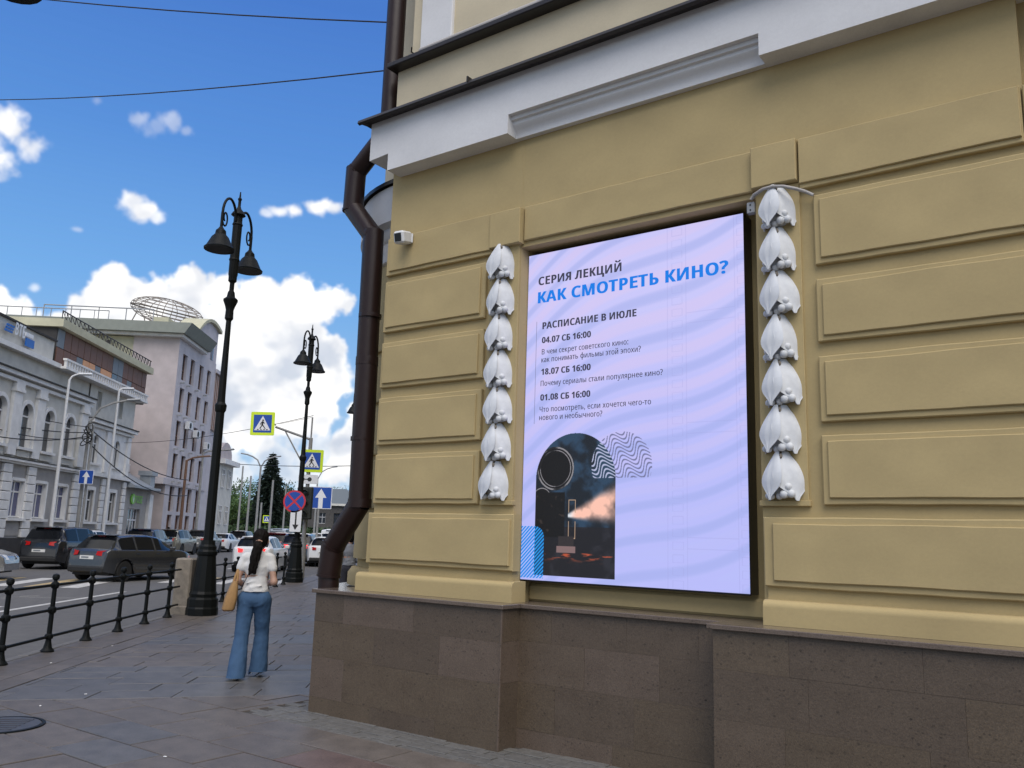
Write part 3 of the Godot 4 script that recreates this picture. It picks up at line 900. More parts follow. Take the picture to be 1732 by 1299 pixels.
	for q in [[1270, 338], [1276, 330], [1290, 320], [1307, 315], [1325, 315], [1345, 319], [1362, 324], [1376, 330]]:
		cab.append(wp(q[0], q[1], -0.2 if q[0] > 1285 and q[0] < 1350 else -0.262))
	var ct := solo("loose_cable", M.new().tube(cab, 0.012, 8).mesh(60), mats["cable_grey"], "grey cable looped over the garland beside the screen's upper corner", "cable", wall_frame)
	var jb := thing("junction_box", "small pale junction box at the screen's upper corner", "junction box", wall_frame * v3(4.215, 4.17, -0.3), WALL_TURN)
	part("housing", M.new().bev(v3(-0.03, -0.045, -0.025), v3(0.03, 0.045, 0.025), 0.006).mesh(), mats["grey_metal"], jb)
	for q in [-0.02, 0.02]: part("screw", M.new().lathe([[0.006, 0], [0.006, 0.004]], 8, Transform3D(Basis(Vector3.RIGHT, PI / 2), v3(0, q, 0.025))).mesh(), mats["iron"], jb)
	# security camera on the frieze
	var sc := thing("security_camera", "small white box security camera on the yellow frieze", "camera", wall_frame * v3(0.72, 4.56, -0.25), WALL_TURN)
	part("wall_plate", M.new().bev(v3(-0.04, -0.05, 0.0), v3(0.06, 0.05, 0.02), 0.006).mesh(), mats["white_paint"], sc)
	var ht := Transform3D(Basis(Vector3.UP, 0.12) * Basis(Vector3.RIGHT, 0.22), v3(0, -0.01, 0.09))
	part("housing", M.new().obox(ht, v3(-0.062, -0.062, -0.08), v3(0.062, 0.062, 0.08), 0.018).mesh(30), mats["white_paint"], sc)
	part("lens_window", M.new().obox(ht, v3(-0.045, -0.045, 0.07), v3(0.04, 0.042, 0.084), 0.012).mesh(30), mats["black_gloss"], sc)

# ---------------------------------------------------------------- LED screen in the niche
const SW := 2.035
const SH := 2.907
func lettering(text: String, u0: float, u1: float, base: float, cap: float, bold: bool, m: Material, parent: Node, w := SW, h := SH, z := 0.0) -> MeshInstance3D:
	# text between u0 and u1 of the width, baseline and cap height as shares of the height
	var f := SystemFont.new()
	f.font_names = PackedStringArray(["Droid Sans"])
	f.font_weight = 700 if bold else 400
	var t := TextMesh.new()
	t.text = text
	t.font = f
	t.font_size = 64
	t.pixel_size = 0.01
	t.depth = 0.02
	t.curve_step = 2.0
	t.horizontal_alignment = HORIZONTAL_ALIGNMENT_LEFT
	t.vertical_alignment = VERTICAL_ALIGNMENT_BOTTOM
	var r := TextMesh.new()
	r.text = "Н"
	r.font = f
	r.font_size = 64
	r.pixel_size = 0.01
	r.depth = 0.02
	r.horizontal_alignment = HORIZONTAL_ALIGNMENT_LEFT
	r.vertical_alignment = VERTICAL_ALIGNMENT_BOTTOM
	var a := t.get_aabb()
	var b := r.get_aabb()
	var sx := (u1 - u0) * w / maxf(a.size.x, 0.001)
	var sy := cap * h / maxf(b.size.y, 0.001)
	var o := part("lettering", t, m, parent)
	o.transform = Transform3D(Basis.from_scale(v3(sx, sy, 0.1)), v3((u0 - 0.5) * w - a.position.x * sx, (1.0 - base) * h - b.position.y * sy, z))
	return o
func display_image() -> Image:
	var w := 600
	var h := 856
	var d := PackedByteArray()
	d.resize(w * h * 3)
	var n := FastNoiseLite.new()
	n.seed = 3
	n.frequency = 0.012
	n.fractal_octaves = 4
	var asp := SH / SW
	for j in h:
		var v := (j + 0.5) / h
		for i in w:
			var u := (i + 0.5) / w
			# pale lilac ground with soft slanting folds
			var q := v + u * 0.34 + 0.05 * sin(u * 5.0)
			var fold := sin(q * 64.0 + 1.6 * sin(q * 7.0))
			var c := Color(0.80, 0.79, 0.985).lerp(Color(0.73, 0.745, 0.985), smoothstep(0.1, 0.7, v))
			c = c.lerp(Color(0.63, 0.68, 0.92), 0.5 * smoothstep(0.35, 1.0, fold))
			c = c.lerp(Color(0.86, 0.79, 0.95), 0.5 * smoothstep(0.2, 0.9, -fold) * smoothstep(1.0, 0.3, v))
			# film strip outline on the right
			if u > 0.675:
				var line := 0.0
				for x in [0.681, 0.762, 0.962]:
					if absf(u - x) < 0.0016: line = 1.0
				var cell := fposmod(v, 0.0335) / 0.0335
				var edge := absf(cell - 0.5)
				for x in [0.7, 0.972]:
					var k: float = (u - x) / 0.046
					if k > 0.0 and k < 1.0 and edge < 0.32 and (edge > 0.28 or k < 0.06 or k > 0.94): line = 1.0
				var fr := fposmod(v + 0.05, 0.305)
				if u > 0.762 and u < 0.962 and (fr < 0.0022 or absf(fr - 0.03) < 0.0012): line = 1.0
				c = c.lerp(Color(0.62, 0.62, 0.84), 0.22 * line)
			# arched picture of a projector throwing its beam
			var top := 0.573
			var ar := 0.193
			var ax := (u - 0.261) / ar
			var ay := (v - (top + ar / asp)) * asp / ar
			var inside := absf(ax) < 1.0 and v < 0.985 and (v > top + ar / asp or ax * ax + ay * ay < 1.0)
			if inside:
				var e := n.get_noise_2d(i, j)
				c = Color(0.075, 0.11, 0.15).lerp(Color(0.16, 0.26, 0.36), smoothstep(-0.1, 0.5, e + 0.35 * smoothstep(0.9, 0.6, v)))
				if v > 0.845: c = Color(0.10, 0.10, 0.125).lerp(Color(0.16, 0.16, 0.19), smoothstep(0.1, 0.5, e))
				var bx := (u - 0.231) / 0.223
				if bx > 0.0:
					var mid := 0.812 - 0.035 * bx
					var half := 0.008 + 0.055 * bx
					var k := (v - mid) / half
					var lum := smoothstep(1.15, 0.2, absf(k)) * (0.55 + 0.5 * e)
					c = c.lerp(Color(1.0, 0.78, 0.70).lerp(Color(0.95, 0.97, 1.0), smoothstep(0.2, 0.0, bx)), clampf(lum * (2.1 - 0.4 * bx), 0.0, 1.0))
				var rel := Vector2((u - 0.165), (v - 0.675) * asp).length()
				var rel2 := Vector2((u - 0.1), (v - 0.765) * asp).length()
				if rel < 0.092 or rel2 < 0.05: c = Color(0.035, 0.034, 0.04)
				if absf(rel - 0.088) < 0.0035 or absf(rel - 0.076) < 0.002 or absf(rel2 - 0.046) < 0.002: c = Color(0.55, 0.54, 0.56).lerp(Color(0.12, 0.12, 0.13), smoothstep(-0.2, 0.3, e + 0.3 * (0.16 - u) / 0.1))
				if u > 0.068 and u < 0.215 and v > 0.745 and v < 0.875: c = Color(0.035, 0.035, 0.04).lerp(Color(0.2, 0.17, 0.16), smoothstep(0.35, 0.6, n.get_noise_2d(i * 4.0, j * 4.0)))
				var bxx := absf(u - 0.251) / 0.017
				var byy := absf(v - 0.822) / 0.056
				if maxf(bxx, byy) < 1.0 and (bxx > 0.82 or byy > 0.95) and absf(v - 0.816) > 0.012: c = Color(0.72, 0.6, 0.5)
				if u > 0.186 and u < 0.262 and v > 0.872 and v < 0.9: c = Color(0.19, 0.17, 0.18)
				if u > 0.178 and u < 0.27 and v > 0.9 and v < 0.918: c = Color(0.52, 0.42, 0.42)
				if v > 0.918 and v < 0.95 and u > 0.12:
					var gl := n.get_noise_2d(i * 1.4, j * 7.0)
					c = c.lerp(Color(0.72, 0.32, 0.2), clampf(smoothstep(0.05, 0.45, gl) * smoothstep(0.95, 0.925, v), 0.0, 1.0))
			# wavy lines in a half disc
			var wx := (u - 0.478) / 0.137
			var wy := (v - 0.671) * asp / 0.137
			if wx * wx + wy * wy < 1.0 and v < 0.706:
				var ph := (u * 0.35 + v * asp * 0.8 - 0.018 * sin((u - v * asp * 0.55) * 62.0)) * 370.0
				if inside: c = c.lerp(Color(0.72, 0.74, 0.86), smoothstep(0.15, 0.45, sin(ph)))
				else: c = c.lerp(Color(0.46, 0.47, 0.62), smoothstep(0.25, 0.6, sin(ph)))
			# hatched blue corner
			var cx := maxf(0.0, (u - 0.07) / 0.045)
			var cy := maxf(0.0, (0.876 - v) * asp / 0.045)
			if u < 0.115 and v > 0.845 and cx * cx + cy * cy < 1.0 and v < 0.994:
				var s := sin((u + v * asp) * 390.0)
				if inside: c = Color(0.03, 0.22, 0.42).lerp(Color(0.12, 0.62, 0.95), smoothstep(-0.2, 0.2, s))
				else: c = c.lerp(Color(0.03, 0.55, 0.93), smoothstep(-0.35, 0.1, s))
			# vertical rule beside the timetable
			if absf(u - 0.051) < 0.0014 and v > 0.219 and v < 0.538: c = Color(0.4, 0.4, 0.52)
			var k3 := (j * w + i) * 3
			d[k3] = int(clampf(c.r, 0, 1) * 255.0); d[k3 + 1] = int(clampf(c.g, 0, 1) * 255.0); d[k3 + 2] = int(clampf(c.b, 0, 1) * 255.0)
	return Image.create_from_data(w, h, false, Image.FORMAT_RGB8, d)
func led_screen() -> void:
	var at := wall_frame * v3(2.063 + SW / 2.0, 1.30, -0.44)
	var t := thing("led_screen", "tall lit LED screen with a lecture timetable in black housing between the garlands", "screen", at, WALL_TURN)
	part("housing", M.new().bev(v3(-SW / 2, -0.012, -0.175), v3(SW / 2, SH + 0.004, -0.004), 0.004).mesh(), mats["black_gloss"], t)
	var q := QuadMesh.new()
	q.size = Vector2(SW - 0.004, SH - 0.004)
	var m := StandardMaterial3D.new()
	m.resource_name = "display_screen"
	m.albedo_color = Color(0.02, 0.02, 0.02)
	m.roughness = 0.7
	m.emission_enabled = true
	m.emission = Color.BLACK
	m.emission_operator = BaseMaterial3D.EMISSION_OP_ADD
	m.emission_texture = ImageTexture.create_from_image(display_image())
	m.emission_energy_multiplier = 0.54
	part("display", q, m, t, Transform3D(Basis(), v3(0, SH / 2, 0)))
	var dark := glow("screen_letter_dark", Color(0.05, 0.05, 0.09), 0.5)
	dark.albedo_color = Color(0.02, 0.02, 0.02)
	dark.roughness = 0.8
	var blue := glow("screen_letter_blue", Color(0.0, 0.19, 0.76), 0.58)
	blue.albedo_color = Color(0.02, 0.02, 0.02)
	blue.roughness = 0.8
	for l in [["СЕРИЯ ЛЕКЦИЙ", .056, .472, .103, .0265, true], ["РАСПИСАНИЕ В ИЮЛЕ", .083, .543, .2455, .0215, true],
			["04.07 СБ 16:00", .082, .329, .290, .019, true], ["В чем секрет советского кино:", .083, .507, .325, .0165, false], ["как понимать фильмы этой эпохи?", .082, .564, .350, .0165, false],
			["18.07 СБ 16:00", .082, .33, .389, .019, true], ["Почему сериалы стали популярнее кино?", .081, .661, .4235, .0165, false],
			["01.08 СБ 16:00", .081, .33, .4685, .019, true], ["Что посмотреть, если хочется чего-то", .079, .61, .5035, .0165, false], ["нового и необычного?", .078, .389, .528, .0165, false]]:
		lettering(l[0], l[1], l[2], l[3], l[4], l[5], dark, t, SW, SH, 0.0015)
		if l[5]: lettering(l[0], l[1] + 0.0012, l[2] + 0.0012, l[3], l[4], true, dark, t, SW, SH, 0.0021)   # heavier strokes
	lettering("КАК СМОТРЕТЬ КИНО?", .055, .935, .1605, .0355, true, blue, t, SW, SH, 0.0015)
	lettering("КАК СМОТРЕТЬ КИНО?", .0575, .9375, .1608, .0358, true, blue, t, SW, SH, 0.0021)
	var l := AreaLight3D.new()
	l.name = "screen_light"
	l.area_size = Vector2(SW, SH)
	l.light_energy = 0.02
	l.light_color = Color(0.85, 0.85, 1.0)
	l.shadow_enabled = true
	t.add_child(l)
	l.position = v3(0, SH / 2, 0.02)
	l.rotation.y = PI

# ---------------------------------------------------------------- lamps, fence, signs, poles, wires
func lamp_post(at: Vector3, label: String, first: Node3D) -> Node3D:
	if first: return dup(first, at, -0.18, label)
	var t := thing("street_lamp", label, "street lamp", at, -0.18, "ornate black lamp posts along the kerb")
	var iron: Material = mats["iron"]
	part("base", M.new().lathe([[0.30, 0.0], [0.30, 0.13], [0.285, 0.16], [0.285, 0.30], [0.25, 0.34], [0.262, 0.40], [0.235, 0.45], [0.205, 0.8], [0.172, 1.12], [0.195, 1.15], [0.2, 1.2], [0.17, 1.24], [0.17, 1.3], [0.14, 1.34], [0.13, 1.42]], 12, Transform3D()).mesh(20), iron, t)
	part("shaft", M.new().lathe([[0.095, 1.4], [0.084, 3.95], [0.11, 4.0], [0.118, 4.1], [0.08, 4.16], [0.074, 4.25], [0.052, 5.85], [0.085, 5.9], [0.078, 6.08], [0.1, 6.16], [0.145, 6.27], [0.145, 6.31], [0.085, 6.36], [0.07, 6.46], [0.048, 6.5], [0.048, 6.66], [0.085, 6.7], [0.085, 6.8], [0.095, 6.84], [0.095, 7.12], [0.11, 7.16], [0.095, 7.2], [0.095, 7.9], [0.11, 7.93], [0.09, 7.98], [0.09, 8.1], [0.15, 8.14], [0.12, 8.2], [0.05, 8.28], [0.03, 8.34], [0.03, 8.46], [0.045, 8.5], [0.02, 8.54], [0.012, 8.66]], 12).mesh(25), iron, t)
	for s in [-1.0, 1.0]:
		var c := []
		for k in 13:
			var w := PI * k / 12.0
			c.append(v3(0, 7.98 + 0.36 * sin(w) + (0.0 if k < 7 else -0.05 * (k - 6) / 6.0), s * (0.40 - 0.30 * cos(w))))
		var arm := part("arm", M.new().tube(c, 0.027, 8).mesh(50), iron, t)
		var sc := []
		for k in 15:
			var w := TAU * 1.2 * k / 14.0
			var r := 0.13 - 0.006 * k
			sc.append(v3(0, 7.86 - r * sin(w) * 1.5, s * (0.70 - 0.13 + r * cos(w))))
		part("scroll", M.new().tube(sc, 0.018, 6).mesh(50), iron, arm)
		part("hanger", M.new().tube([v3(0, 7.93, s * 0.70), v3(0, 7.58, s * 0.70)], 0.03, 8).mesh(50), iron, arm)
		var sh := part("lamp_shade", M.new().lathe([[0.265, 7.14], [0.295, 7.135], [0.3, 7.165], [0.26, 7.2], [0.165, 7.4], [0.11, 7.46], [0.098, 7.54], [0.06, 7.58], [0.035, 7.62]], 20, Transform3D(Basis(), v3(0, 0, s * 0.70))).mesh(30), iron, t)
		part("diffuser", M.new().lathe([[0.0, 7.145], [0.255, 7.15], [0.25, 7.16]], 20, Transform3D(Basis(), v3(0, 0, s * 0.70))).mesh(30), mats["diffuser"], sh)
	return t
func fence(z0: float, n: int, ends: Array, label: String) -> void:
	var t := thing("guard_rail", label, "fence", v3(-5.24, 0, z0))
	var post := M.new().lathe([[0.085, 0.0], [0.085, 0.015], [0.055, 0.05], [0.038, 0.12], [0.034, 0.155], [0.05, 0.165], [0.055, 0.19], [0.05, 0.215], [0.032, 0.23], [0.03, 0.48], [0.05, 0.50], [0.055, 0.53], [0.05, 0.56], [0.03, 0.575], [0.028, 0.8], [0.045, 0.815], [0.055, 0.85], [0.05, 0.875], [0.025, 0.895], [0.022, 0.91], [0.04, 0.925], [0.047, 0.955], [0.038, 0.985], [0.0, 1.0]], 12).mesh(30)
	for i in n: part("post", post, mats["iron"], t, Transform3D(Basis(), v3(0, 0, -1.18 * i)))
	for y in [0.19, 0.53, 0.85]: part("rail", M.new().tube([v3(0, y, ends[0]), v3(0, y, -1.18 * (n - 1) + ends[1])], 0.019, 8).mesh(50), mats["iron"], t)
func plate(called: String, q: PackedVector2Array, z0: float, z1: float, m: Material, parent: Node) -> MeshInstance3D:
	return part(called, M.new().prism(q, z0, z1).mesh(), m, parent)
func rect(w: float, h: float, r := 0.0, cx := 0.0, cy := 0.0) -> PackedVector2Array:
	var q := PackedVector2Array()
	if r <= 0.0: return PackedVector2Array([Vector2(cx - w / 2, cy - h / 2), Vector2(cx + w / 2, cy - h / 2), Vector2(cx + w / 2, cy + h / 2), Vector2(cx - w / 2, cy + h / 2)])
	for c in [[1, 1, 0], [-1, 1, 1], [-1, -1, 2], [1, -1, 3]]:
		for k in 5:
			var a: float = PI / 2 * (c[2] + k / 4.0)
			q.append(Vector2(cx + c[0] * (w / 2 - r) + r * cos(a), cy + c[1] * (h / 2 - r) + r * sin(a)))
	return q
func disc(r: float, n := 28, cx := 0.0, cy := 0.0) -> PackedVector2Array:
	var q := PackedVector2Array()
	for k in n: q.append(Vector2(cx + r * cos(TAU * k / n), cy + r * sin(TAU * k / n)))
	return q
func bar(a: Vector2, b: Vector2, w: float) -> PackedVector2Array:
	var d := (b - a).normalized().orthogonal() * w / 2
	return PackedVector2Array([a + d, b + d, b - d, a - d])
func crossing_face(t: Node, size: float) -> void:   # pedestrian crossing sign on a fluorescent board, facing +z
	plate("board", rect(size, size, size * 0.05), -0.02, 0.0, mats["sign_lime"], t)
	plate("blue_panel", rect(size * 0.76, size * 0.76, size * 0.02), 0.0, 0.003, mats["sign_blue"], t)
	var k := size * 0.72
	plate("white_triangle", PackedVector2Array([Vector2(-0.47 * k, -0.40 * k), Vector2(0.47 * k, -0.40 * k), Vector2(0, 0.46 * k)]), 0.003, 0.006, mats["sign_white"], t)
	var f := M.new()
	f.prism(disc(0.055 * k, 12, 0.02 * k, 0.2 * k), 0.006, 0.009)
	for l in [[0.01, 0.13, -0.02, -0.08, 0.11], [-0.02, -0.08, -0.14, -0.3, 0.06], [-0.02, -0.06, 0.08, -0.17, 0.06], [0.08, -0.17, 0.17, -0.31, 0.05], [0.02, 0.12, 0.12, 0.0, 0.045], [0.0, 0.12, -0.1, 0.03, 0.045], [-0.1, 0.03, -0.13, -0.06, 0.04]]:
		f.prism(bar(Vector2(l[0], l[1]) * k, Vector2(l[2], l[3]) * k, l[4] * k), 0.006, 0.0085)
	for x in [-0.26, -0.08, 0.1, 0.27]: f.prism(bar(Vector2(x - 0.04, -0.35) * k, Vector2(x + 0.05, -0.35) * k, 0.05 * k), 0.006, 0.0085)
	part("walking_figure", f.mesh(), mats["sign_black"], t)
func arrow_face(t: Node, w: float, h: float) -> void:
	plate("board", rect(w, h, 0.03), -0.02, 0.0, mats["sign_white"], t)
	plate("blue_panel", rect(w * 0.94, h * 0.94, 0.025), 0.0, 0.003, mats["sign_blue"], t)
	plate("white_arrow", PackedVector2Array([Vector2(-0.1 * w, -0.47 * h), Vector2(0.1 * w, -0.47 * h), Vector2(0.1 * w, 0.0), Vector2(0.26 * w, 0.0), Vector2(0, 0.41 * h), Vector2(-0.26 * w, 0.0), Vector2(-0.1 * w, 0.0)]), 0.003, 0.006, mats["sign_white"], t)
func wire(called: String, a: Vector3, b: Vector3, sag: float, r: float, label: String, group := "") -> void:
	var c := []
	for k in 13:
		var f := k / 12.0
		c.append(a.lerp(b, f) - v3(0, sag * 4.0 * f * (1.0 - f), 0))
	solo(called, M.new().tube(c, r, 5).mesh(60), mats["black"], label, "wire", Transform3D(), group)
func street_pole(called: String, at: Vector3, top: float, r0: float, r1: float, m: Material, label: String, arms: Array, group := "") -> Node3D:
	var t := thing(called, label, "street light" if arms.size() else "pole", v3(at.x, 0, at.z), 0.0, group)
	part("pole", M.new().lathe([[r0 * 1.6, 0.0], [r0 * 1.6, 0.3], [r0, 0.34], [r1, top]], 10).mesh(40), m, t)
	for a in arms:   # [dx, dy, dz]
		var e := v3(a[0], top + a[1], a[2])
		var s := v3(0, top - 0.05, 0)
		part("arm", M.new().tube([s, s.lerp(e, 0.25) + v3(0, absf(a[1]) * 0.35, 0), s.lerp(e, 0.6) + v3(0, absf(a[1]) * 0.25, 0), e], r1 * 0.7, 6).mesh(50), m, t)
		var d := v3(a[0], 0.15 * Vector2(a[0], a[2]).length(), a[2]).normalized()
		var bs := Basis.looking_at(d, Vector3.UP)
		part("lamp_head", M.new().obox(Transform3D(bs, e), v3(-0.13, -0.07, -0.62), v3(0.13, 0.06, 0.08), 0.05).mesh(40), mats["grey_metal"] if m != mats["white_paint"] else m, t)
	return t
func street_furniture() -> void:
	mat("diffuser", Color(0.5, 0.5, 0.48), 0.4)
	mat("sign_lime", Color(0.62, 0.80, 0.02), 0.45)
	mat("sign_blue", Color(0.012, 0.07, 0.36), 0.4)
	mat("sign_white", Color(0.74, 0.75, 0.77), 0.45)
	mat("sign_black", Color(0.02, 0.02, 0.02), 0.5)
	mat("sign_red", Color(0.55, 0.03, 0.05), 0.45)
	mat("rust_pole", Color(0.2, 0.11, 0.07), 0.8, "worn", 1.0, 0.3)
	mat("pole_grey", Color(0.34, 0.34, 0.33), 0.6, "worn", 0.8, 0.1)
	var l := lamp_post(v3(-4.8, 0, -17.28), "ornate black lamp post with two bell shades, beside the concrete bollard", null)
	lamp_post(v3(-5.15, 0, -28.8), "ornate black lamp post carrying a round no-stopping sign", l)
	lamp_post(v3(-4.8, 0, -40.3), "ornate black lamp post half hidden behind the brown downpipe", l)
	lamp_post(v3(-4.97, 0, -7.62), "ornate black lamp post of which only a shade hangs into view", l)
	fence(-7.19, 9, [0.9, -0.55], "black iron guard rail with ball-topped posts ending at the concrete bollard")
	fence(-19.25, 8, [1.3, 0.5], "black iron guard rail between the two ornate lamp posts")
	solo("concrete_bollard", M.new().bev(v3(-0.16, 0, -0.2), v3(0.16, 1.06, 0.2), 0.03).bev(v3(-0.2, -0.02, -0.24), v3(0.2, 0.16, 0.24), 0.02).mesh(), mats["concrete"], "worn beige concrete bollard at the end of the guard rail", "bollard", Transform3D(Basis(), v3(-5.22, 0, -17.45)))
	# signs on the second lamp post
	var zl := -28.45
	var c := at_z(498, 848, zl)
	var ns := thing("no_stopping_sign", "round blue no-stopping sign with red cross on lamp post", "road sign", c)
	plate("board", disc(0.365), -0.02, 0.0, mats["sign_red"], ns)
	plate("blue_panel", disc(0.31), 0.0, 0.003, mats["sign_blue"], ns)
	for a in [PI / 4, -PI / 4]: plate("red_bar", bar(Vector2.from_angle(a) * 0.325, -Vector2.from_angle(a) * 0.325, 0.06), 0.003 if a > 0 else 0.0045, 0.006 if a > 0 else 0.0075, mats["sign_red"], ns)
	part("bracket", M.new().box(v3(-0.03, -0.3, -0.06), v3(0.03, 0.3, -0.02)).mesh(), mats["iron"], ns)
	c = at_z(500, 881, zl)
	var ap := thing("arrow_plate", "white plate with black down arrow under the round sign", "road sign", c)
	plate("board", rect(0.36, 0.70, 0.03), -0.02, 0.0, mats["sign_white"], ap)
	plate("black_arrow", PackedVector2Array([Vector2(-0.025, 0.33), Vector2(0.025, 0.33), Vector2(0.025, -0.12), Vector2(0.1, -0.12), Vector2(0, -0.29), Vector2(-0.1, -0.12), Vector2(-0.025, -0.12)]), 0.0, 0.004, mats["sign_black"], ap)
	part("bracket", M.new().box(v3(-0.03, -0.3, -0.06), v3(0.03, 0.3, -0.02)).mesh(), mats["iron"], ap)
	# traffic light post with its arm and two crossing signs
	var zp := -30.6
	var foot := gp(508.6, 980)
	zp = foot.z
	var top := at_z(534, 706, zp)
	var tp := thing("traffic_light_post", "grey traffic light post with long sign arm behind second lamp post", "traffic light", foot)
	var knee := at_z(533, 742, zp)
	part("post", M.new().lathe([[0.11, -0.1], [0.11, 1.35], [0.075, 1.4], [0.065, knee.y + 0.02]], 10).mesh(40), mats["pole_grey"], tp)
	part("mast", M.new().tube([v3(0, knee.y, 0), v3(0, top.y, 0)], 0.028, 6).mesh(50), mats["pole_grey"], tp)
	var tip := at_z(466, 722, zp) - foot
	part("arm", M.new().tube([v3(0, knee.y - 0.04, 0), tip], 0.045, 8).mesh(50), mats["pole_grey"], tp)
	part("stay", M.new().tube([v3(0, knee.y - 1.3, 0), (at_z(482, 728, zp) - foot)], 0.025, 6).mesh(50), mats["pole_grey"], tp)
	part("stay", M.new().tube([v3(0, top.y, 0), tip + v3(0.1, 0.1, 0)], 0.008, 5).mesh(50), mats["pole_grey"], tp)
	var hd := at_z(517, 852, zp) - foot
	part("signal_housing", M.new().bev(hd + v3(-0.27, -0.55, 0.1), hd + v3(0.27, 0.58, 0.32), 0.04).mesh(), mats["signal_black"], tp)
	for k in 3:
		var lens := part("signal_lens", M.new().lathe([[0.0, 0.02], [0.08, 0.012], [0.12, 0.0]], 16, Transform3D(Basis(Vector3.RIGHT, PI / 2), hd + v3(0, 0.36 - k * 0.36, 0.325))).mesh(40), mats["signal_lens"], tp)
		var vis := M.new()
		var rows := []
		for d in [0.0, 0.2]:
			var row := PackedVector3Array()
			for q in 11:
				var a := PI * (q / 10.0) * 1.2 - 0.1 * PI
				row.append(hd + v3(0.145 * cos(a), 0.36 - k * 0.36 + 0.145 * sin(a) - d * 0.2, 0.32 + d))
			rows.append(row)
		vis.grid(rows)
		part("visor", vis.mesh(60), mats["signal_black"], lens)
	c = at_z(445, 717, zp)
	var s1 := thing("crossing_sign", "lime bordered pedestrian crossing sign hung at the end of the arm", "road sign", c + v3(0, 0, 0.08))
	s1.rotation.z = 0.02
	crossing_face(s1, 0.84)
	part("bracket", M.new().box(v3(-0.03, -0.05, -0.1), v3(0.46, 0.01, -0.02)).mesh(), mats["pole_grey"], s1)
	c = at_z(528, 780, zp)
	var s2 := thing("crossing_sign", "lime bordered pedestrian crossing sign on the traffic light post", "road sign", c + v3(0, 0, 0.1))
	crossing_face(s2, 0.80)
	part("bracket", M.new().box(v3(-0.1, -0.3, -0.12), v3(0.1, 0.3, -0.02)).mesh(), mats["pole_grey"], s2)
	c = at_z(522, 811, zp)
	var s3 := thing("signal_plate", "white plate with two black discs below the crossing sign", "road sign", c + v3(0, 0, 0.1))
	plate("board", rect(0.68, 0.32, 0.03), -0.02, 0.0, mats["sign_white"], s3)
	for x in [-0.2, 0.05]: plate("black_disc", disc(0.075, 16, x, 0.0), 0.0, 0.004, mats["sign_black"], s3)
	plate("black_bar", bar(Vector2(-0.3, 0.0), Vector2(0.12, 0.0), 0.03), 0.004, 0.006, mats["sign_black"], s3)
	part("bracket", M.new().box(v3(-0.05, -0.1, -0.12), v3(0.05, 0.1, -0.02)).mesh(), mats["pole_grey"], s3)
	# one-way sign farther on
	c = at_z(543, 842, -46.0)
	var bpos := at_z(538, 870, -46.0)
	var s4 := thing("one_way_sign", "large blue one-way arrow sign on grey post behind white car", "road sign", v3(bpos.x, 0, -46.0))
	var f4 := Node3D.new()
	f4.name = "sign_face"
	s4.add_child(f4)
	f4.position = v3(c.x - bpos.x, c.y, 0.08)
	arrow_face(f4, 1.16, 1.16)
	part("post", M.new().lathe([[0.06, -0.14], [0.06, c.y + 0.3]], 10).mesh(40), mats["pole_grey"], s4)
	# poles of the far pavement
	var X := -19.35
	var pa := at_x(85, 900, X)
	street_pole("street_light", pa, at_x(113.5, 640, X).y, 0.1, 0.06, mats["white_paint"], "tall white street light pole before the arched windows", [[0.3, 0.35, -0.35]])
	var pb := at_x(174, 900, X)
	street_pole("street_light", pb, at_x(205, 662, X).y, 0.1, 0.06, mats["white_paint"], "tall white street light pole before the building's lower wing", [[0.15, 0.15, -0.2]])
	var pc := at_x(129.5, 900, X)
	var pg := street_pole("street_light", pc, at_x(149, 712, X).y, 0.1, 0.07, mats["pole_grey"], "grey pole with bundled cables and curved lamp arm", [[1.6, 1.3, -0.6]])
	var ty := at_x(149, 712, X).y
	part("steel_band", M.new().tube([v3(0.25, 0.0, 0.1), v3(0.25, ty - 0.2, 0.1)], 0.06, 8).mesh(50), mats["pole_grey"], pg)
	var coil := M.new()
	for k in 5:
		var q := []
		for j in 13: q.append(v3(0.1 + 0.28 * sin(j * TAU / 12.0 + k) * (0.6 + 0.1 * k), ty - 0.35 - 0.18 * k + 0.25 * cos(j * TAU / 12.0 + k * 2.0), 0.15 + 0.06 * k))
		coil.tube(q, 0.025, 5)
	part("cable_coil", coil.mesh(50), mats["black"], pg)
	var sg := at_x(138, 807, X) + v3(0.35, 0, 0.3)
	var s5 := thing("one_way_sign", "blue one-way arrow sign on the cable pole across the street", "road sign", sg)
	arrow_face(s5, 0.72, 0.72)
	part("bracket", M.new().box(v3(-0.25, -0.05, -0.3), v3(0.0, 0.05, -0.02)).mesh(), mats["pole_grey"], s5)
	var pd := at_x(304, 900, X)
	street_pole("street_light", pd, at_x(316, 778, X).y, 0.13, 0.09, mats["rust_pole"], "rusty street light pole before the pink building's windows", [[1.7, 0.35, 0.0]])
	var pe := at_x(331, 900, X)
	street_pole("street_light", pe, at_x(340, 764, X).y, 0.12, 0.08, mats["pole_grey"], "grey street light pole beside the pink building's far end", [[1.7, 0.25, 0.0]])
	# poles far down the street
	for q in [[402, 895, 410, 788, -112.0, "white tram pole before the green trees", []], [417, 895, 425, 805, -98.0, "slim grey pole left of the spruce", []], [432, 900, 441.5, 790, -88.0, "street light with two arms in front of the spruce", [[-1.5, 1.25, 0], [1.35, 1.1, 0]]], [455, 900, 461, 812, -92.0, "thin grey pole right before the spruce", []], [478, 900, 484, 822, -120.0, "pale concrete pole right of the spruce", []], [531, 900, 537, 810, -120.0, "far street light with long arm behind the one-way sign", [[2.0, 1.7, 0]]], [383, 895, 383.5, 860, -110.0, "short white post by the beige building", []]]:
		var bb := at_z(q[0], q[1], q[4])
		street_pole("utility_pole" if q[6].is_empty() else "street_light", bb, at_z(q[2], q[3], q[4]).y, 0.14, 0.1, mats["pole_grey"], q[5], q[6])
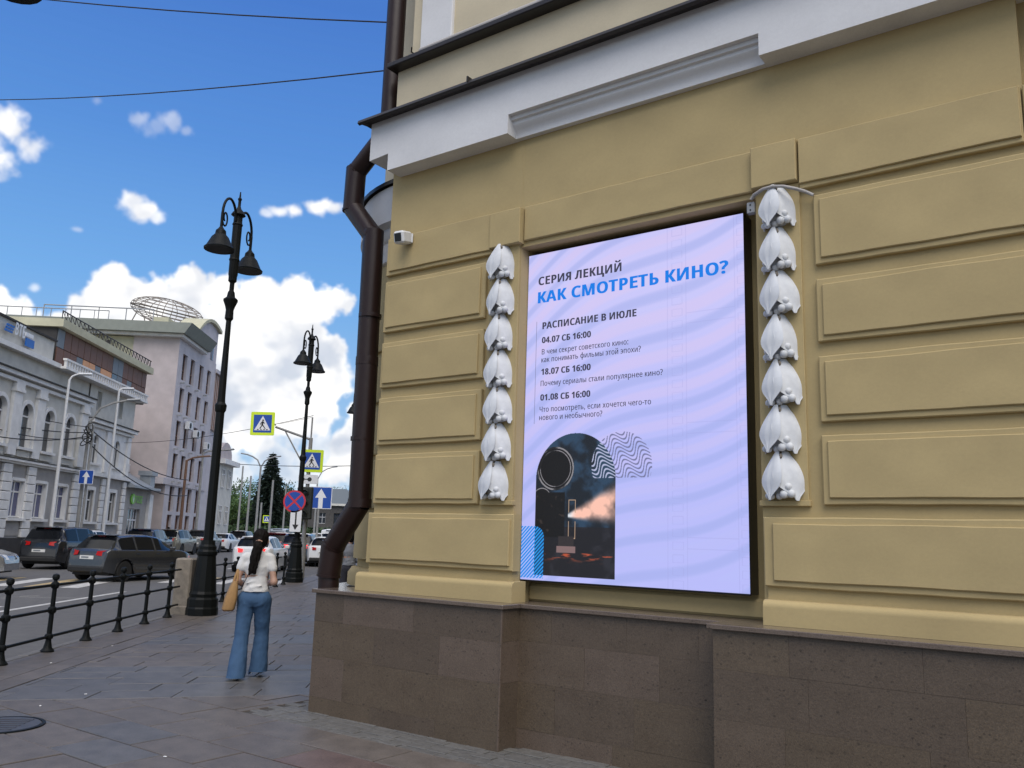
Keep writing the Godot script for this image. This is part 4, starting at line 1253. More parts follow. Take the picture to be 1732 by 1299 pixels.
	var fp := at_z(440, 880, -96.0)
	var fs := thing("crossing_sign", "small far crossing sign on a post before the spruce", "road sign", v3(fp.x, 0, -96.0))
	part("post", M.new().lathe([[0.1, 0], [0.1, at_z(441, 850, -96.0).y]], 8).mesh(40), mats["pole_grey"], fs)
	var ff := Node3D.new()
	ff.name = "sign_face"
	fs.add_child(ff)
	ff.position = at_z(451, 878, -95.8) - v3(fp.x, 0, -96.0)
	crossing_face(ff, 0.82)
	# wires
	wire("overhead_wire", at_x(-160, 165, -17.85), at_z(655, 119, -12.5), 0.25, 0.012, "single overhead wire crossing the blue sky to the building, lower one")
	wire("overhead_wire", at_x(-400, -75, -17.85), at_z(660, 38, -12.0), 0.3, 0.012, "single overhead wire crossing the top of the sky")
	var hub := at_x(149, 722, X)
	wire("overhead_wire", at_x(-60, 670, X - 1.5), hub, 0.2, 0.02, "upper wire running along the white facade to the cable pole", "wires along the white facade")
	wire("overhead_wire", at_x(-60, 702, X - 1.2), hub - v3(0, 0.3, 0), 0.2, 0.025, "second wire running along the white facade to the cable pole", "wires along the white facade")
	wire("overhead_wire", at_x(-60, 706, X - 0.9), hub - v3(0, 0.6, 0), 0.35, 0.02, "sagging wire running along the white facade to the cable pole", "wires along the white facade")
	wire("overhead_wire", at_x(-60, 727, X - 0.6), hub - v3(0, 0.5, 0), 0.3, 0.025, "lowest wire running along the white facade to the cable pole", "wires along the white facade")
	wire("overhead_wire", hub, at_z(318, 812, pd.z), 0.6, 0.03, "upper wire from the cable pole to the rusty pole", "wires to the rusty pole")
	wire("overhead_wire", hub - v3(0, 0.7, 0), at_z(318, 838, pd.z), 0.9, 0.03, "lower wire from the cable pole to the rusty pole", "wires to the rusty pole")
	wire("overhead_wire", at_x(210, 749, -18.5), at_z(530, 703, foot.z), 0.25, 0.012, "thin wire from the pink building to the traffic light mast")
	wire("overhead_wire", at_z(385, 784, -80.0), at_z(680, 785, -60.0), 0.2, 0.03, "level wire over the street behind the crossing signs")

# ---------------------------------------------------------------- houses across the street
func pierced(u0: float, u1: float, y0: float, y1: float, holes: Array, depth: float, lining: M = null) -> M:
	# a wall face in the plane z = 0 with openings [u0, u1, y0, y1, arched] and their reveals
	var m := M.new()
	var xs := [u0, u1]
	var ys := [y0, y1]
	for h in holes:
		xs.append(h[0]); xs.append(h[1]); ys.append(h[2]); ys.append(h[3])
	xs.sort()
	ys.sort()
	for i in xs.size() - 1:
		if xs[i + 1] - xs[i] < 1e-4: continue
		for j in ys.size() - 1:
			if ys[j + 1] - ys[j] < 1e-4: continue
			var c := Vector2((xs[i] + xs[i + 1]) / 2, (ys[j] + ys[j + 1]) / 2)
			var open := false
			for h in holes:
				if c.x > h[0] and c.x < h[1] and c.y > h[2] and c.y < h[3]: open = true
			if not open: m.quad(v3(xs[i], ys[j], 0), v3(xs[i + 1], ys[j], 0), v3(xs[i + 1], ys[j + 1], 0), v3(xs[i], ys[j + 1], 0))
	var face := m
	for h in holes:
		if lining: m = lining
		var top: float = h[3]
		var r: float = (h[1] - h[0]) / 2
		if h.size() > 4 and h[4]: top = h[3] - r
		m.quad(v3(h[0], h[2], 0), v3(h[0], h[2], -depth), v3(h[0], top, -depth), v3(h[0], top, 0))
		m.quad(v3(h[1], h[2], -depth), v3(h[1], h[2], 0), v3(h[1], top, 0), v3(h[1], top, -depth))
		m.quad(v3(h[0], h[2], 0), v3(h[1], h[2], 0), v3(h[1], h[2], -depth), v3(h[0], h[2], -depth))
		if top == h[3]:
			m.quad(v3(h[0], top, -depth), v3(h[1], top, -depth), v3(h[1], top, 0), v3(h[0], top, 0))
			continue
		var mid: float = (h[0] + h[1]) / 2
		for s in [-1.0, 1.0]:
			var corner := v3(mid + s * r, h[3], 0)
			for k in 8:
				var a := PI / 2 * k / 8.0
				var b := PI / 2 * (k + 1) / 8.0
				var p := v3(mid + s * r * cos(a), top + r * sin(a), 0)
				var q := v3(mid + s * r * cos(b), top + r * sin(b), 0)
				face.fixtri(corner, p, q, v3(mid, top, -1))
				m.fixquad(p, q, q - v3(0, 0, depth), p - v3(0, 0, depth), v3(mid + s * r * 3, top + r * 3, 0))
	return face
func window_in(parent: Node, h: Array, depth: float, frame: Material, glass: Material, bars: Array) -> void:
	# frame and pane set in an opening; bars: shares of the width and of the height
	var w := Node3D.new()
	w.name = "window"
	parent.add_child(w, true)
	var f := M.new()
	var t := 0.055
	var z := -depth + 0.06
	f.box(v3(h[0], h[2], z - 0.05), v3(h[0] + t, h[3], z)); f.box(v3(h[1] - t, h[2], z - 0.05), v3(h[1], h[3], z))
	f.box(v3(h[0] + t, h[2], z - 0.05), v3(h[1] - t, h[2] + t, z)); f.box(v3(h[0] + t, h[3] - t, z - 0.05), v3(h[1] - t, h[3], z))
	for b in bars[0]: f.box(v3(lerpf(h[0], h[1], b) - 0.03, h[2] + t, z - 0.045), v3(lerpf(h[0], h[1], b) + 0.03, h[3] - t, z - 0.003))
	for b in bars[1]: f.box(v3(h[0] + t, lerpf(h[2], h[3], b) - 0.035, z - 0.047), v3(h[1] - t, lerpf(h[2], h[3], b) + 0.035, z - 0.001))
	part("frame", f.mesh(), frame, w)
	part("pane", M.new().box(v3(h[0] + 0.01, h[2] + 0.01, -depth - 0.02), v3(h[1] - 0.01, h[3] - 0.01, -depth + 0.02)).mesh(), glass, w)
func bracket_row(u0: float, u1: float, n: int, y: float, h: float, d: float, called: String, m: Material, parent: Node) -> void:
	for i in n:
		var u := lerpf(u0, u1, (i + 0.5) / n)
		part(called, M.new().box(v3(u - 0.06, y, 0.0), v3(u + 0.06, y + h, d)).mesh(), m, parent)
func aircon(parent: Node, at: Vector3, turn: float) -> void:
	var a := Node3D.new()
	a.name = "air_conditioner"
	parent.add_child(a, true)
	a.position = at
	a.rotation.y = turn
	part("case", M.new().bev(v3(-0.42, -0.28, 0.0), v3(0.42, 0.28, 0.32), 0.02).mesh(), mats["white_paint"], a)
	part("fan_grille", M.new().lathe([[0.22, 0.0], [0.2, 0.02], [0.0, 0.02]], 16, Transform3D(Basis(Vector3.RIGHT, PI / 2), v3(-0.12, 0, 0.32))).mesh(30), mats["black"], a)
func houses() -> void:
	mat("h_white", Color(0.82, 0.815, 0.80), 0.85, "worn", 0.5)
	mats["h_white"].albedo_texture = texs["plaster"]
	mat("h_cream", Color(0.67, 0.655, 0.60), 0.88, "worn", 0.4)
	mats["h_cream"].albedo_texture = texs["plaster"]
	mat("h_grey", Color(0.39, 0.375, 0.36), 0.88, "plaster", 0.5)
	mat("h_dark", Color(0.055, 0.052, 0.05), 0.8, "stone", 0.5)
	mat("h_pink", Color(0.54, 0.475, 0.47), 0.88, "plaster", 0.25)
	mat("h_lilac", Color(0.58, 0.55, 0.58), 0.88, "plaster", 0.25)
	mat("h_straw", Color(0.55, 0.53, 0.38), 0.88, "plaster", 0.3)
	mat("h_green", Color(0.24, 0.26, 0.23), 0.7, "paint", 0.3)
	mat("h_brown", Color(0.17, 0.082, 0.052), 0.6, "paint", 0.6)
	mat("h_amber", Color(0.62, 0.3, 0.13), 0.5)
	mat("h_slate", Color(0.16, 0.18, 0.2), 0.5, "paint", 0.5)
	mat("roof_tin", Color(0.33, 0.36, 0.39), 0.45, "paint", 0.4)
	mat("bank_blue", Color(0.01, 0.12, 0.45), 0.4)
	mat("shop_green", Color(0.25, 0.62, 0.08), 0.5)
	mat("ironwork", Color(0.05, 0.045, 0.045), 0.6)
	var wht: Material = mats["h_white"]
	var crm: Material = mats["h_cream"]
	var gry: Material = mats["h_grey"]
	var glass: Material = mats["window_glass"]
	# --- white house with arched windows; local x runs along the street, away from the camera
	var b := thing("white_house", "old white two-storey bank house with arched windows and pilasters", "building", v3(-20, 0, -30), PI / 2)
	var up := []
	var low := []
	for c in [1.2, 3.4, 5.6, 8.0, 10.37, 12.55, 14.8]:
		up.append([c - 0.5, c + 0.5, 5.02, 7.08, true])
		low.append([c - 0.56, c + 0.56, 1.88, 3.52])
	part("body", M.new().box(v3(0, 0, -13), v3(16.8, 8.3, -0.24)).mesh(), crm, b)
	part("plinth", M.new().box(v3(0, -0.2, -0.5), v3(16.8, 0.95, 0.12)).mesh(), mats["h_dark"], b)
	var lining := M.new()
	part("lower_facade", pierced(0, 16.8, 0.95, 4.42, low, 0.22, lining).mesh(), gry, b)
	part("upper_facade", pierced(0, 16.8, 4.42, 8.3, up, 0.22, lining).mesh(35), crm, b)
	for h in low + up:
		var ln := M.new()
		pierced(h[0], h[1], h[2], h[3], [h], 0.22, ln)
		part("window_lining", ln.mesh(35), wht, b)
	for h in low:
		window_in(b, h, 0.16, wht, mats["window_blue"], [[0.5], [0.7]])
		var tr := M.new()
		tr.box(v3(h[0] - 0.13, 1.82, 0.0), v3(h[0], 3.62, 0.07)).box(v3(h[1], 1.82, 0.0), v3(h[1] + 0.13, 3.62, 0.07)).box(v3(h[0], 3.52, 0.0), v3(h[1], 3.66, 0.068))
		part("window_surround", tr.mesh(), wht, b)
		part("window_sill", M.new().box(v3(h[0] - 0.25, 1.72, 0.0), v3(h[1] + 0.25, 1.84, 0.2)).mesh(), wht, b)
		part("apron", M.new().box(v3(h[0] - 0.05, 1.05, 0.0), v3(h[1] + 0.05, 1.6, 0.03)).mesh(), gry, b)
	for h in up:
		window_in(b, h, 0.16, wht, glass, [[0.33], [0.72]])
		var ring := M.new()
		var c: float = (h[0] + h[1]) / 2
		var rows := []
		for q in [[0.5, 0.0], [0.5, 0.09], [0.68, 0.09], [0.68, 0.0]]:
			var row := PackedVector3Array()
			row.append(v3(c - q[0], 5.0, q[1]))
			for k in 17: row.append(v3(c - q[0] * cos(PI * k / 16.0), 6.58 + q[0] * sin(PI * k / 16.0), q[1]))
			row.append(v3(c + q[0], 5.0, q[1]))
			rows.append(row)
		ring.grid(rows)
		part("window_arch", ring.mesh(35), wht, b)
		part("window_sill", M.new().box(v3(h[0] - 0.2, 4.92, 0.0), v3(h[1] + 0.2, 5.04, 0.22)).mesh(), wht, b)
		part("apron", M.new().box(v3(h[0] - 0.08, 4.6, 0.0), v3(h[1] + 0.08, 4.9, 0.1)).mesh(), crm, b)
	for c in [0.2, 2.3, 4.5, 6.9, 9.2, 11.42, 16.25]:
		var pl := part("pilaster", M.new().box(v3(c - 0.36, 4.62, 0.0), v3(c + 0.36, 7.45, 0.16)).mesh(), wht, b)
		part("capital", M.new().box(v3(c - 0.42, 7.45, 0.0), v3(c + 0.42, 7.58, 0.24)).box(v3(c - 0.38, 7.58, 0.0), v3(c + 0.38, 7.86, 0.2)).mesh(), wht, pl)
		for k in 8: part("quoin", M.new().bev(v3(c - 0.38, 0.97 + k * 0.41, 0.0), v3(c + 0.38, 1.35 + k * 0.41, 0.14), 0.02).mesh(), wht, b)
	part("string_course", M.new().box(v3(-0.1, 4.36, 0.0), v3(16.95, 4.46, 0.3)).box(v3(-0.1, 4.26, 0.0), v3(16.9, 4.36, 0.18)).mesh(), wht, b)
	part("ledge_flashing", M.new().box(v3(-0.1, 4.463, 0.0), v3(16.95, 4.5, 0.32)).mesh(), mats["h_dark"], b)
	part("entablature", M.new().box(v3(-0.1, 7.86, 0.0), v3(16.95, 8.0, 0.2)).box(v3(-0.1, 8.12, 0.0), v3(16.95, 8.3, 0.32)).mesh(), wht, b)
	part("cornice_flashing", M.new().box(v3(-0.1, 8.3, -0.5), v3(16.95, 8.36, 0.4)).mesh(), mats["h_dark"], b)
	part("attic", M.new().box(v3(0, 8.36, -12), v3(12.3, 10.48, -0.06)).mesh(), crm, b)
	part("attic_wing", M.new().box(v3(12.3, 8.36, -12), v3(16.8, 9.21, -0.06)).mesh(), crm, b)
	part("attic_band", M.new().box(v3(0, 9.2, -0.06), v3(12.6, 9.42, 0.28)).mesh(), wht, b)
	part("attic_coping", M.new().box(v3(0, 10.48, -0.6), v3(12.35, 10.56, 0.06)).mesh(), mats["h_dark"], b)
	var r := RandomNumberGenerator.new()
	r.seed = 4
	# lower wing
	var wu := []
	var wl := []
	for c in [18.25, 21.3]:
		wu.append([c - 0.4, c + 0.4, 4.98, 6.55, true])
		wl.append([c - 0.45, c + 0.45, 1.85, 3.52])
	part("wing_body", M.new().box(v3(16.8, 0, -13), v3(23.2, 9.2, -0.32)).mesh(), crm, b)
	part("wing_lower_facade", pierced(16.8, 23.2, 0.95, 4.42, wl, 0.22).mesh(), gry, b)
	part("wing_upper_facade", pierced(16.8, 23.2, 4.42, 7.3, wu, 0.22).mesh(35), wht, b)
	part("wing_plinth", M.new().box(v3(16.8, -0.2, -0.5), v3(23.2, 0.95, 0.1)).mesh(), mats["h_dark"], b)
	for h in wl:
		window_in(b, h, 0.16, wht, glass, [[0.5], [0.68]])
		part("window_surround", M.new().box(v3(h[0] - 0.15, 1.8, 0.0), v3(h[0], 3.7, 0.07)).box(v3(h[1], 1.8, 0.0), v3(h[1] + 0.15, 3.7, 0.07)).box(v3(h[0], 3.52, 0.0), v3(h[1], 3.72, 0.068)).mesh(), wht, b)
		part("window_sill", M.new().box(v3(h[0] - 0.6, 1.68, 0.0), v3(h[1] + 0.6, 1.8, 0.16)).mesh(), wht, b)
	for h in wu:
		window_in(b, h, 0.16, wht, glass, [[0.5], [0.7]])
		part("window_sill", M.new().box(v3(h[0] - 0.4, 4.88, 0.0), v3(h[1] + 0.4, 4.98, 0.16)).mesh(), wht, b)
	for c in [17.1, 19.75, 22.85]:
		for k in 8: part("quoin", M.new().bev(v3(c - 0.25, 0.97 + k * 0.41, 0.0), v3(c + 0.25, 1.35 + k * 0.41, 0.12), 0.02).mesh(), wht, b)
		part("pilaster", M.new().box(v3(c - 0.25, 4.6, 0.0), v3(c + 0.25, 6.9, 0.12)).mesh(), wht, b)
	part("wing_string_course", M.new().box(v3(16.96, 4.3, 0.0), v3(23.35, 4.5, 0.25)).mesh(), wht, b)
	part("wing_cornice", M.new().box(v3(16.96, 6.95, 0.0), v3(23.3, 7.1, 0.16)).box(v3(16.96, 7.15, 0.0), v3(23.4, 7.34, 0.34)).mesh(), wht, b)
	part("wing_flashing", M.new().box(v3(16.96, 7.34, -0.6), v3(23.45, 7.4, 0.4)).mesh(), mats["h_dark"], b)
	var wt := [[17.8, 18.4, 7.85, 8.95], [20.9, 21.5, 7.85, 8.95]]
	part("wing_top_facade", pierced(16.8, 23.4, 7.4, 9.25, wt, 0.3).mesh(), crm, b)
	for h in wt: window_in(b, h, 0.25, wht, glass, [[0.5], []])
	# balustrade and glazed attic over it
	part("balcony_slab", M.new().box(v3(12.5, 9.2, -0.6), v3(23.9, 9.32, 0.55)).mesh(), wht, b)
	part("balcony_rail", M.new().box(v3(12.5, 9.62, 0.35), v3(23.9, 9.72, 0.55)).mesh(), wht, b)
	for k in 38: part("baluster", M.new().box(v3(12.55 + k * 0.3, 9.32, 0.4), v3(12.69 + k * 0.3, 9.62, 0.52)).mesh(), wht, b)
	part("attic_core", M.new().box(v3(12.7, 9.3, -11), v3(25.2, 11.3, -0.2)).mesh(), mats["h_dark"], b)
	for k in 16:
		for j in 2:
			var u := 12.75 + k * 0.775
			var ya := 9.35 if j == 0 else 10.35
			var yb := 10.32 if j == 0 else 11.3
			var m: Material = mats["h_brown"]
			if j == 0 and k in [3, 6, 10, 12]: m = mats["h_slate"]
			if j == 0 and k in [4, 5, 7, 8]: m = mats["h_amber"]
			if j == 0 and k == 9: m = glass
			if j == 1 and k in [0, 9, 10]: m = mats["h_slate"]
			part("attic_panel", M.new().bev(v3(u + 0.02, ya, -0.22), v3(u + 0.755, yb, -0.15 + r.randf_range(-0.01, 0.01)), 0.012).mesh(), m, b)
	part("attic_eave", M.new().box(v3(12.5, 11.32, -11), v3(25.4, 11.72, 0.15)).mesh(), mats["h_straw"], b)
	var rl := M.new()
	rl.tube([v3(12.6, 12.15, 0.0), v3(25.2, 12.15, 0.0)], 0.035, 5)
	for k in 26: rl.tube([v3(12.6 + k * 0.5, 11.7, 0), v3(12.6 + k * 0.5, 12.15, 0)], 0.025, 5)
	for k in 25: rl.tube([v3(12.6 + k * 0.5, 12.15, 0), v3(13.1 + k * 0.5, 11.75, 0.0)], 0.018, 5)
	part("roof_railing", rl.mesh(50), mats["ironwork"], b)
	# bank sign on the attic
	var sg := thing("bank_sign", "white bank lettering with blue bars on the parapet of the white house", "sign", v3(-19.93, 9.55, -37.1), PI / 2)
	for k in 3: part("blue_bar", M.new().box(v3(0.25 + 0.06 * k, 0.32 + k * 0.13, 0.02), v3(0.85 + 0.06 * k, 0.41 + k * 0.13, 0.08)).mesh(), mats["bank_blue"], sg)
	lettering("ВТБ", 0.46, 0.84, 0.62, 0.62, true, mats["sign_white"], sg, 2.4, 0.9, 0.05).position.x += 1.2
	part("blue_board", M.new().box(v3(2.1, 0.05, 0.02), v3(2.85, 0.42, 0.08)).mesh(), mats["bank_blue"], sg)
	part("lettering", M.new().box(v3(2.0, 0.48, 0.02), v3(2.25, 0.66, 0.08)).box(v3(2.3, 0.48, 0.02), v3(2.5, 0.66, 0.08)).box(v3(2.55, 0.48, 0.02), v3(2.7, 0.66, 0.08)).mesh(), mats["sign_white"], sg)
	# --- little shop
	var s := thing("corner_shop", "low grey shop with tin roof, green sign and glazed door", "building", v3(-20, 0, -53.3), PI / 2)
	var door := [0.75, 2.75, 0.25, 2.7]
	part("wall", pierced(0, 4.4, 0, 3.95, [door], 0.3).mesh(), gry, s)
	part("body", M.new().box(v3(0, 0, -6), v3(4.4, 3.9, -0.32)).mesh(), gry, s)
	window_in(s, door, 0.25, mats["sign_white"], glass, [[0.25, 0.5, 0.75], [0.72]])
	part("pier", M.new().box(v3(3.75, 0, 0.0), v3(4.4, 3.7, 0.2)).mesh(), wht, s)
	part("eave", M.new().box(v3(-0.1, 3.95, -0.5), v3(4.6, 4.1, 0.55)).mesh(), mats["roof_tin"], s)
	part("roof", M.new().prism(PackedVector2Array([Vector2(0.5, 4.1), Vector2(-6, 4.1), Vector2(-3, 5.4), Vector2(-1.5, 5.2)]), 0.0, 3.4, Transform3D(Basis(v3(0, 0, 1), v3(0, 1, 0), v3(1, 0, 0)), Vector3.ZERO)).mesh(), mats["roof_tin"], s)
	part("chimney", M.new().box(v3(3.5, 4.1, -0.5), v3(4.3, 4.9, 0.2)).box(v3(3.4, 4.9, -0.6), v3(4.45, 5.2, 0.3)).mesh(), mats["roof_tin"], s)
	var ss := thing("shop_sign", "green shop lettering with round leaf mark over the glazed door", "sign", v3(-19.98, 2.85, -53.3), PI / 2)
	part("leaf_disc", M.new().prism(disc(0.32, 20, 1.15, 0.45), 0.0, 0.08).mesh(), mats["shop_green"], ss)
	part("leaf", M.new().prism(PackedVector2Array([Vector2(1.15, 0.2), Vector2(1.27, 0.45), Vector2(1.15, 0.68), Vector2(1.06, 0.42)]), 0.08, 0.1).mesh(), mats["sign_white"], ss)
	lettering("TOSE", 0.0, 1.0, 0.75, 0.5, true, mats["shop_green"], ss, 1.25, 0.9, 0.04).position.x += 2.2
	# --- pink office house
	var p := thing("pink_house", "pinkish grey office house with deep narrow windows and arched roof gable", "building", v3(-20, 0, -60.3), PI / 2)
	var holes := []
	for row in [[12.1, 14.0], [9.75, 11.52], [7.35, 9.15], [5.05, 6.8], [2.75, 4.48], [0.4, 2.5]]:
		for c in [1.5, 3.35, 5.55, 7.6]: holes.append([c - 0.5, c + 0.5, row[0], row[1]])
	holes.append([7.9, 8.6, 15.0, 16.6])
	var lil: Material = mats["h_lilac"]
	part("facade", pierced(0, 9.3, 0, 14.9, holes.slice(0, 24), 0.3).mesh(), lil, p)
	for k in 24: window_in(p, holes[k], 0.24, mats["h_brown"], glass if k < 20 else mats["h_brown"], [[0.5], [0.4] if k < 20 else []])
	part("core", M.new().box(v3(0.01, 0, -3.2), v3(9.3, 14.9, -0.4)).mesh(), mats["h_pink"], p)
	part("side_skin", M.new().box(v3(0.0, 0, -3.2), v3(0.2, 14.9, -0.003)).mesh(), mats["h_pink"], p)
	for row in [4.75, 7.05, 9.45, 11.8]:
		for c in [1.0, 2.4, 4.4, 6.6]: part("bracket_lamp", M.new().box(v3(c - 0.06, row, 0.0), v3(c + 0.06, row + 0.1, 0.28)).mesh(), mats["grey_metal"], p)
	part("canopy", M.new().box(v3(-0.75, 4.55, -2.0), v3(9.3, 4.98, 0.08)).mesh(), lil, p)
	part("end_bay", M.new().box(v3(9.3, 0, -12), v3(12.4, 12.2, -0.3)).mesh(), lil, p)
	part("end_glazing", M.new().box(v3(9.35, 9.6, -8), v3(11.6, 14.2, -0.1)).mesh(), mats["h_amber_soft"], p)
	for k in 5: part("glazing_bar", M.new().box(v3(9.5 + k * 0.45, 9.6, -0.1), v3(9.56 + k * 0.45, 14.2, -0.06)).mesh(), mats["h_brown"], p)
	part("end_roof", M.new().box(v3(9.3, 14.2, -8), v3(12.0, 14.5, 0.1)).mesh(), lil, p)
	part("cornice", M.new().box(v3(-0.5, 14.9, -13), v3(5.6, 15.1, 0.35)).mesh(), wht, p)
	part("roof_band", M.new().prism(PackedVector2Array([Vector2(-14, 15.1), Vector2(0.55, 15.1), Vector2(1.0, 15.85), Vector2(-14, 15.85)]), -0.9, 5.6, Transform3D(Basis(v3(0, 0, 1), v3(0, 1, 0), v3(1, 0, 0)), Vector3.ZERO)).mesh(), mats["h_green"], p)
	var gable := PackedVector2Array([Vector2(3.0, 14.9), Vector2(9.3, 14.9), Vector2(9.3, 17.3)])
	for k in 11: gable.append(Vector2(9.3 - 6.3 * k / 10.0, 17.3 + 0.75 * sin(PI * (k / 10.0) * 0.75 + 0.25) - 1.9 * pow(k / 10.0, 2.5)))
	part("gable", M.new().prism(gable, -1.2, -0.05).mesh(), lil, p)
	part("gable_window", M.new().box(v3(7.6, 14.95, -0.049), v3(8.3, 16.6, -0.02)).mesh(), glass, p)
	part("gable_window", M.new().box(v3(7.85, 14.95, -0.019), v3(7.9, 16.6, 0.0)).mesh(), mats["h_brown"], p)
	var rim := []
	for k in 11: rim.append(v3(9.5 - 6.5 * k / 10.0, 17.42 + 0.75 * sin(PI * (k / 10.0) * 0.75 + 0.25) - 1.9 * pow(k / 10.0, 2.5), -0.6))
	var rimm := M.new()
	var rr := []
	for q in [v3(0, 0.1, 0.8), v3(0, 0.1, -1.0), v3(0, -0.15, -1.0), v3(0, -0.15, 0.8), v3(0, 0.1, 0.8)]:
		var row := PackedVector3Array()
		for a in rim: row.append(a + q)
		rr.append(row)
	rimm.grid(rr)
	part("gable_coping", rimm.mesh(30), mats["h_straw"], p)
	for q in [[-4.2, 5.55], [-2.9, 5.55], [-3.7, 6.3], [-3.2, 8.0]]: aircon(p, v3(-0.0, q[1], q[0]), -PI / 2)
	aircon(p, v3(3.0, 9.0, 0.1), 0.0)
	aircon(p, v3(5.0, 8.6, 0.1), 0.0)
	aircon(p, v3(7.9, 8.0, 0.1), 0.0)
	part("downpipe", M.new().tube([v3(-0.1, 14.5, -4.9), v3(-0.1, 5.2, -4.9)], 0.09, 8).mesh(50), mats["ironwork"], p)
	# yellowish upper house behind, its roof band and railings
	var y := thing("straw_house", "pale straw coloured upper house joining the pink house's side", "building", v3(-23.2, 0, -60.45))
	part("wall", M.new().box(v3(-24, 0, -10), v3(0, 14.9, 0)).mesh(), mats["h_straw"], y)
	part("cornice", M.new().box(v3(-24, 14.9, -10), v3(-0.05, 15.1, 0.3)).mesh(), wht, y)
	part("roof_band", M.new().box(v3(-24, 15.1, -10), v3(-10.7, 15.85, 0.75)).mesh(), mats["h_green"], y)
	var yr := M.new()
	yr.tube([v3(-14, 16.7, 0.0), v3(-2, 16.7, 0.0)], 0.04, 5)
	for k in 13: yr.tube([v3(-14.0 + k, 15.8, 0.0), v3(-14.0 + k, 16.7, 0.0)], 0.03, 5)
	yr.tube([v3(-8, 17.7, -3.0), v3(0, 17.7, -3.0)], 0.05, 5)
	for k in 5: yr.tube([v3(-8.0 + k * 2.0, 15.8, -3.0), v3(-8.0 + k * 2.0, 17.7, -3.0)], 0.04, 5)
	part("roof_railing", yr.mesh(50), mats["grey_metal"], y)
	part("roof_hut", M.new().box(v3(0.4, 15.9, -4), v3(1.5, 16.9, -2)).mesh(), mats["h_straw"], y)
	# wire dish on the roof
	var dc := at_z(283, 528, -68.0)
	var d := thing("wire_dish", "large openwork steel lens sculpture on the pink house's roof", "sculpture", dc)
	d.rotation = v3(0.12, 0.0, -0.19)
	var dm := M.new()
	var A := 2.85
	var H := 1.05
	for s2 in [-1.0, 1.0]:
		for k in 4:
			var ring := []
			var q := k / 4.0
			for j in 33: ring.append(v3(A * sqrt(1.0 - q * q) * cos(TAU * j / 32.0), s2 * H * q, A * 0.8 * sqrt(1.0 - q * q) * sin(TAU * j / 32.0)))
			dm.tube(ring, 0.035 if k else 0.06, 5)
		for k in 16:
			var mer := []
			for j in 9:
				var w := PI / 2 * j / 8.0
				mer.append(v3(A * cos(w) * cos(TAU * k / 16.0), s2 * H * sin(w), A * 0.8 * cos(w) * sin(TAU * k / 16.0)))
			dm.tube(mer, 0.028, 5)
	part("lattice", dm.mesh(60), mats["dish_steel"], d)
	var leg := M.new()
	for q in [[-2.2, -0.5, -2.9, -3.2], [-1.0, -0.9, -1.9, -3.2], [0.6, -1.0, 0.3, -3.2], [1.8, -0.8, 1.6, -3.2], [-1.6, -0.7, -0.6, -3.2], [0.1, -1.0, -0.9, -3.2]]: leg.tube([v3(q[0], q[1], 0.3), v3(q[2], q[3], 0.3)], 0.05, 5)
	part("struts", leg.mesh(50), mats["dish_steel"], d)
	# --- beige house with pediment at the far end
	var e := thing("beige_house", "far beige house with round gable behind the pink house", "building", v3(-20, 0, -73.2), PI / 2)
	part("wall", M.new().box(v3(0, 0, -14), v3(4.6, 7.4, 0)).mesh(), crm, e)
	part("cornice", M.new().box(v3(-0.1, 7.1, -14), v3(4.9, 7.5, 0.5)).mesh(), wht, e)
	var pd := PackedVector2Array()
	for k in 9: pd.append(Vector2(1.6 + 1.9 * cos(PI * k / 8.0), 7.5 + 1.5 * sin(PI * k / 8.0)))
	part("gable", M.new().prism(pd, -1.0, 0.1).mesh(), mats["h_pink"], e)
	for q in [[0.9, 5.1], [2.9, 5.1], [0.9, 2.0], [2.9, 2.0]]: window_in(e, [q[0], q[0] + 0.9, q[1], q[1] + 1.6], -0.02, wht, glass, [[0.5], [0.7]])
	# --- houses at the far end of the street
	var f := thing("stone_house", "dark grey stone house with white window at the street's far end", "building", v3(at_z(562, 880, -165.0).x, 0, -165.0))
	part("wall", pierced(-4.6, 3.6, 0, 6.6, [[-2.6, -1.3, 3.2, 5.2], [0.2, 1.4, 3.2, 5.2], [-3.4, 2.8, 0, 1.7]], 0.4).mesh(), mats["h_dark2"], f)
	part("body", M.new().box(v3(-4.6, 0, -14), v3(3.6, 6.6, -0.5)).mesh(), mats["h_dark2"], f)
	part("cornice", M.new().box(v3(-4.8, 6.6, -0.6), v3(3.8, 7.0, 0.5)).mesh(), mats["h_cream"], f)
	part("balcony", M.new().box(v3(-3.4, 1.7, 0.0), v3(2.8, 2.1, 0.9)).mesh(), mats["h_cream"], f)
	window_in(f, [-2.6, -1.3, 3.2, 5.2], 0.3, mats["sign_white"], glass, [[0.5], [0.6]])
	window_in(f, [0.2, 1.4, 3.2, 5.2], 0.3, mats["h_dark"], glass, [[0.5], [0.6]])
	var hx := at_z(572, 850, -230.0)
	var g := thing("red_roof_house", "far brick house with grey and red roof on the slope", "building", v3(hx.x, 0, -230.0))
	part("wall", M.new().box(v3(-6, 0, -8), v3(6, 8.5, 0)).mesh(), mats["far_brick"], g)
	part("roof", M.new().prism(PackedVector2Array([Vector2(-6.6, 8.5), Vector2(6.6, 8.5), Vector2(2.0, 13.0), Vector2(-2.0, 13.0)]), -8.5, 0.5).mesh(), mats["far_roof"], g)
	for q in [-3.5, 0.0, 3.5]: window_in(g, [q - 0.7, q + 0.7, 4.5, 6.8], -0.02, wht, glass, [[0.5], [0.5]])

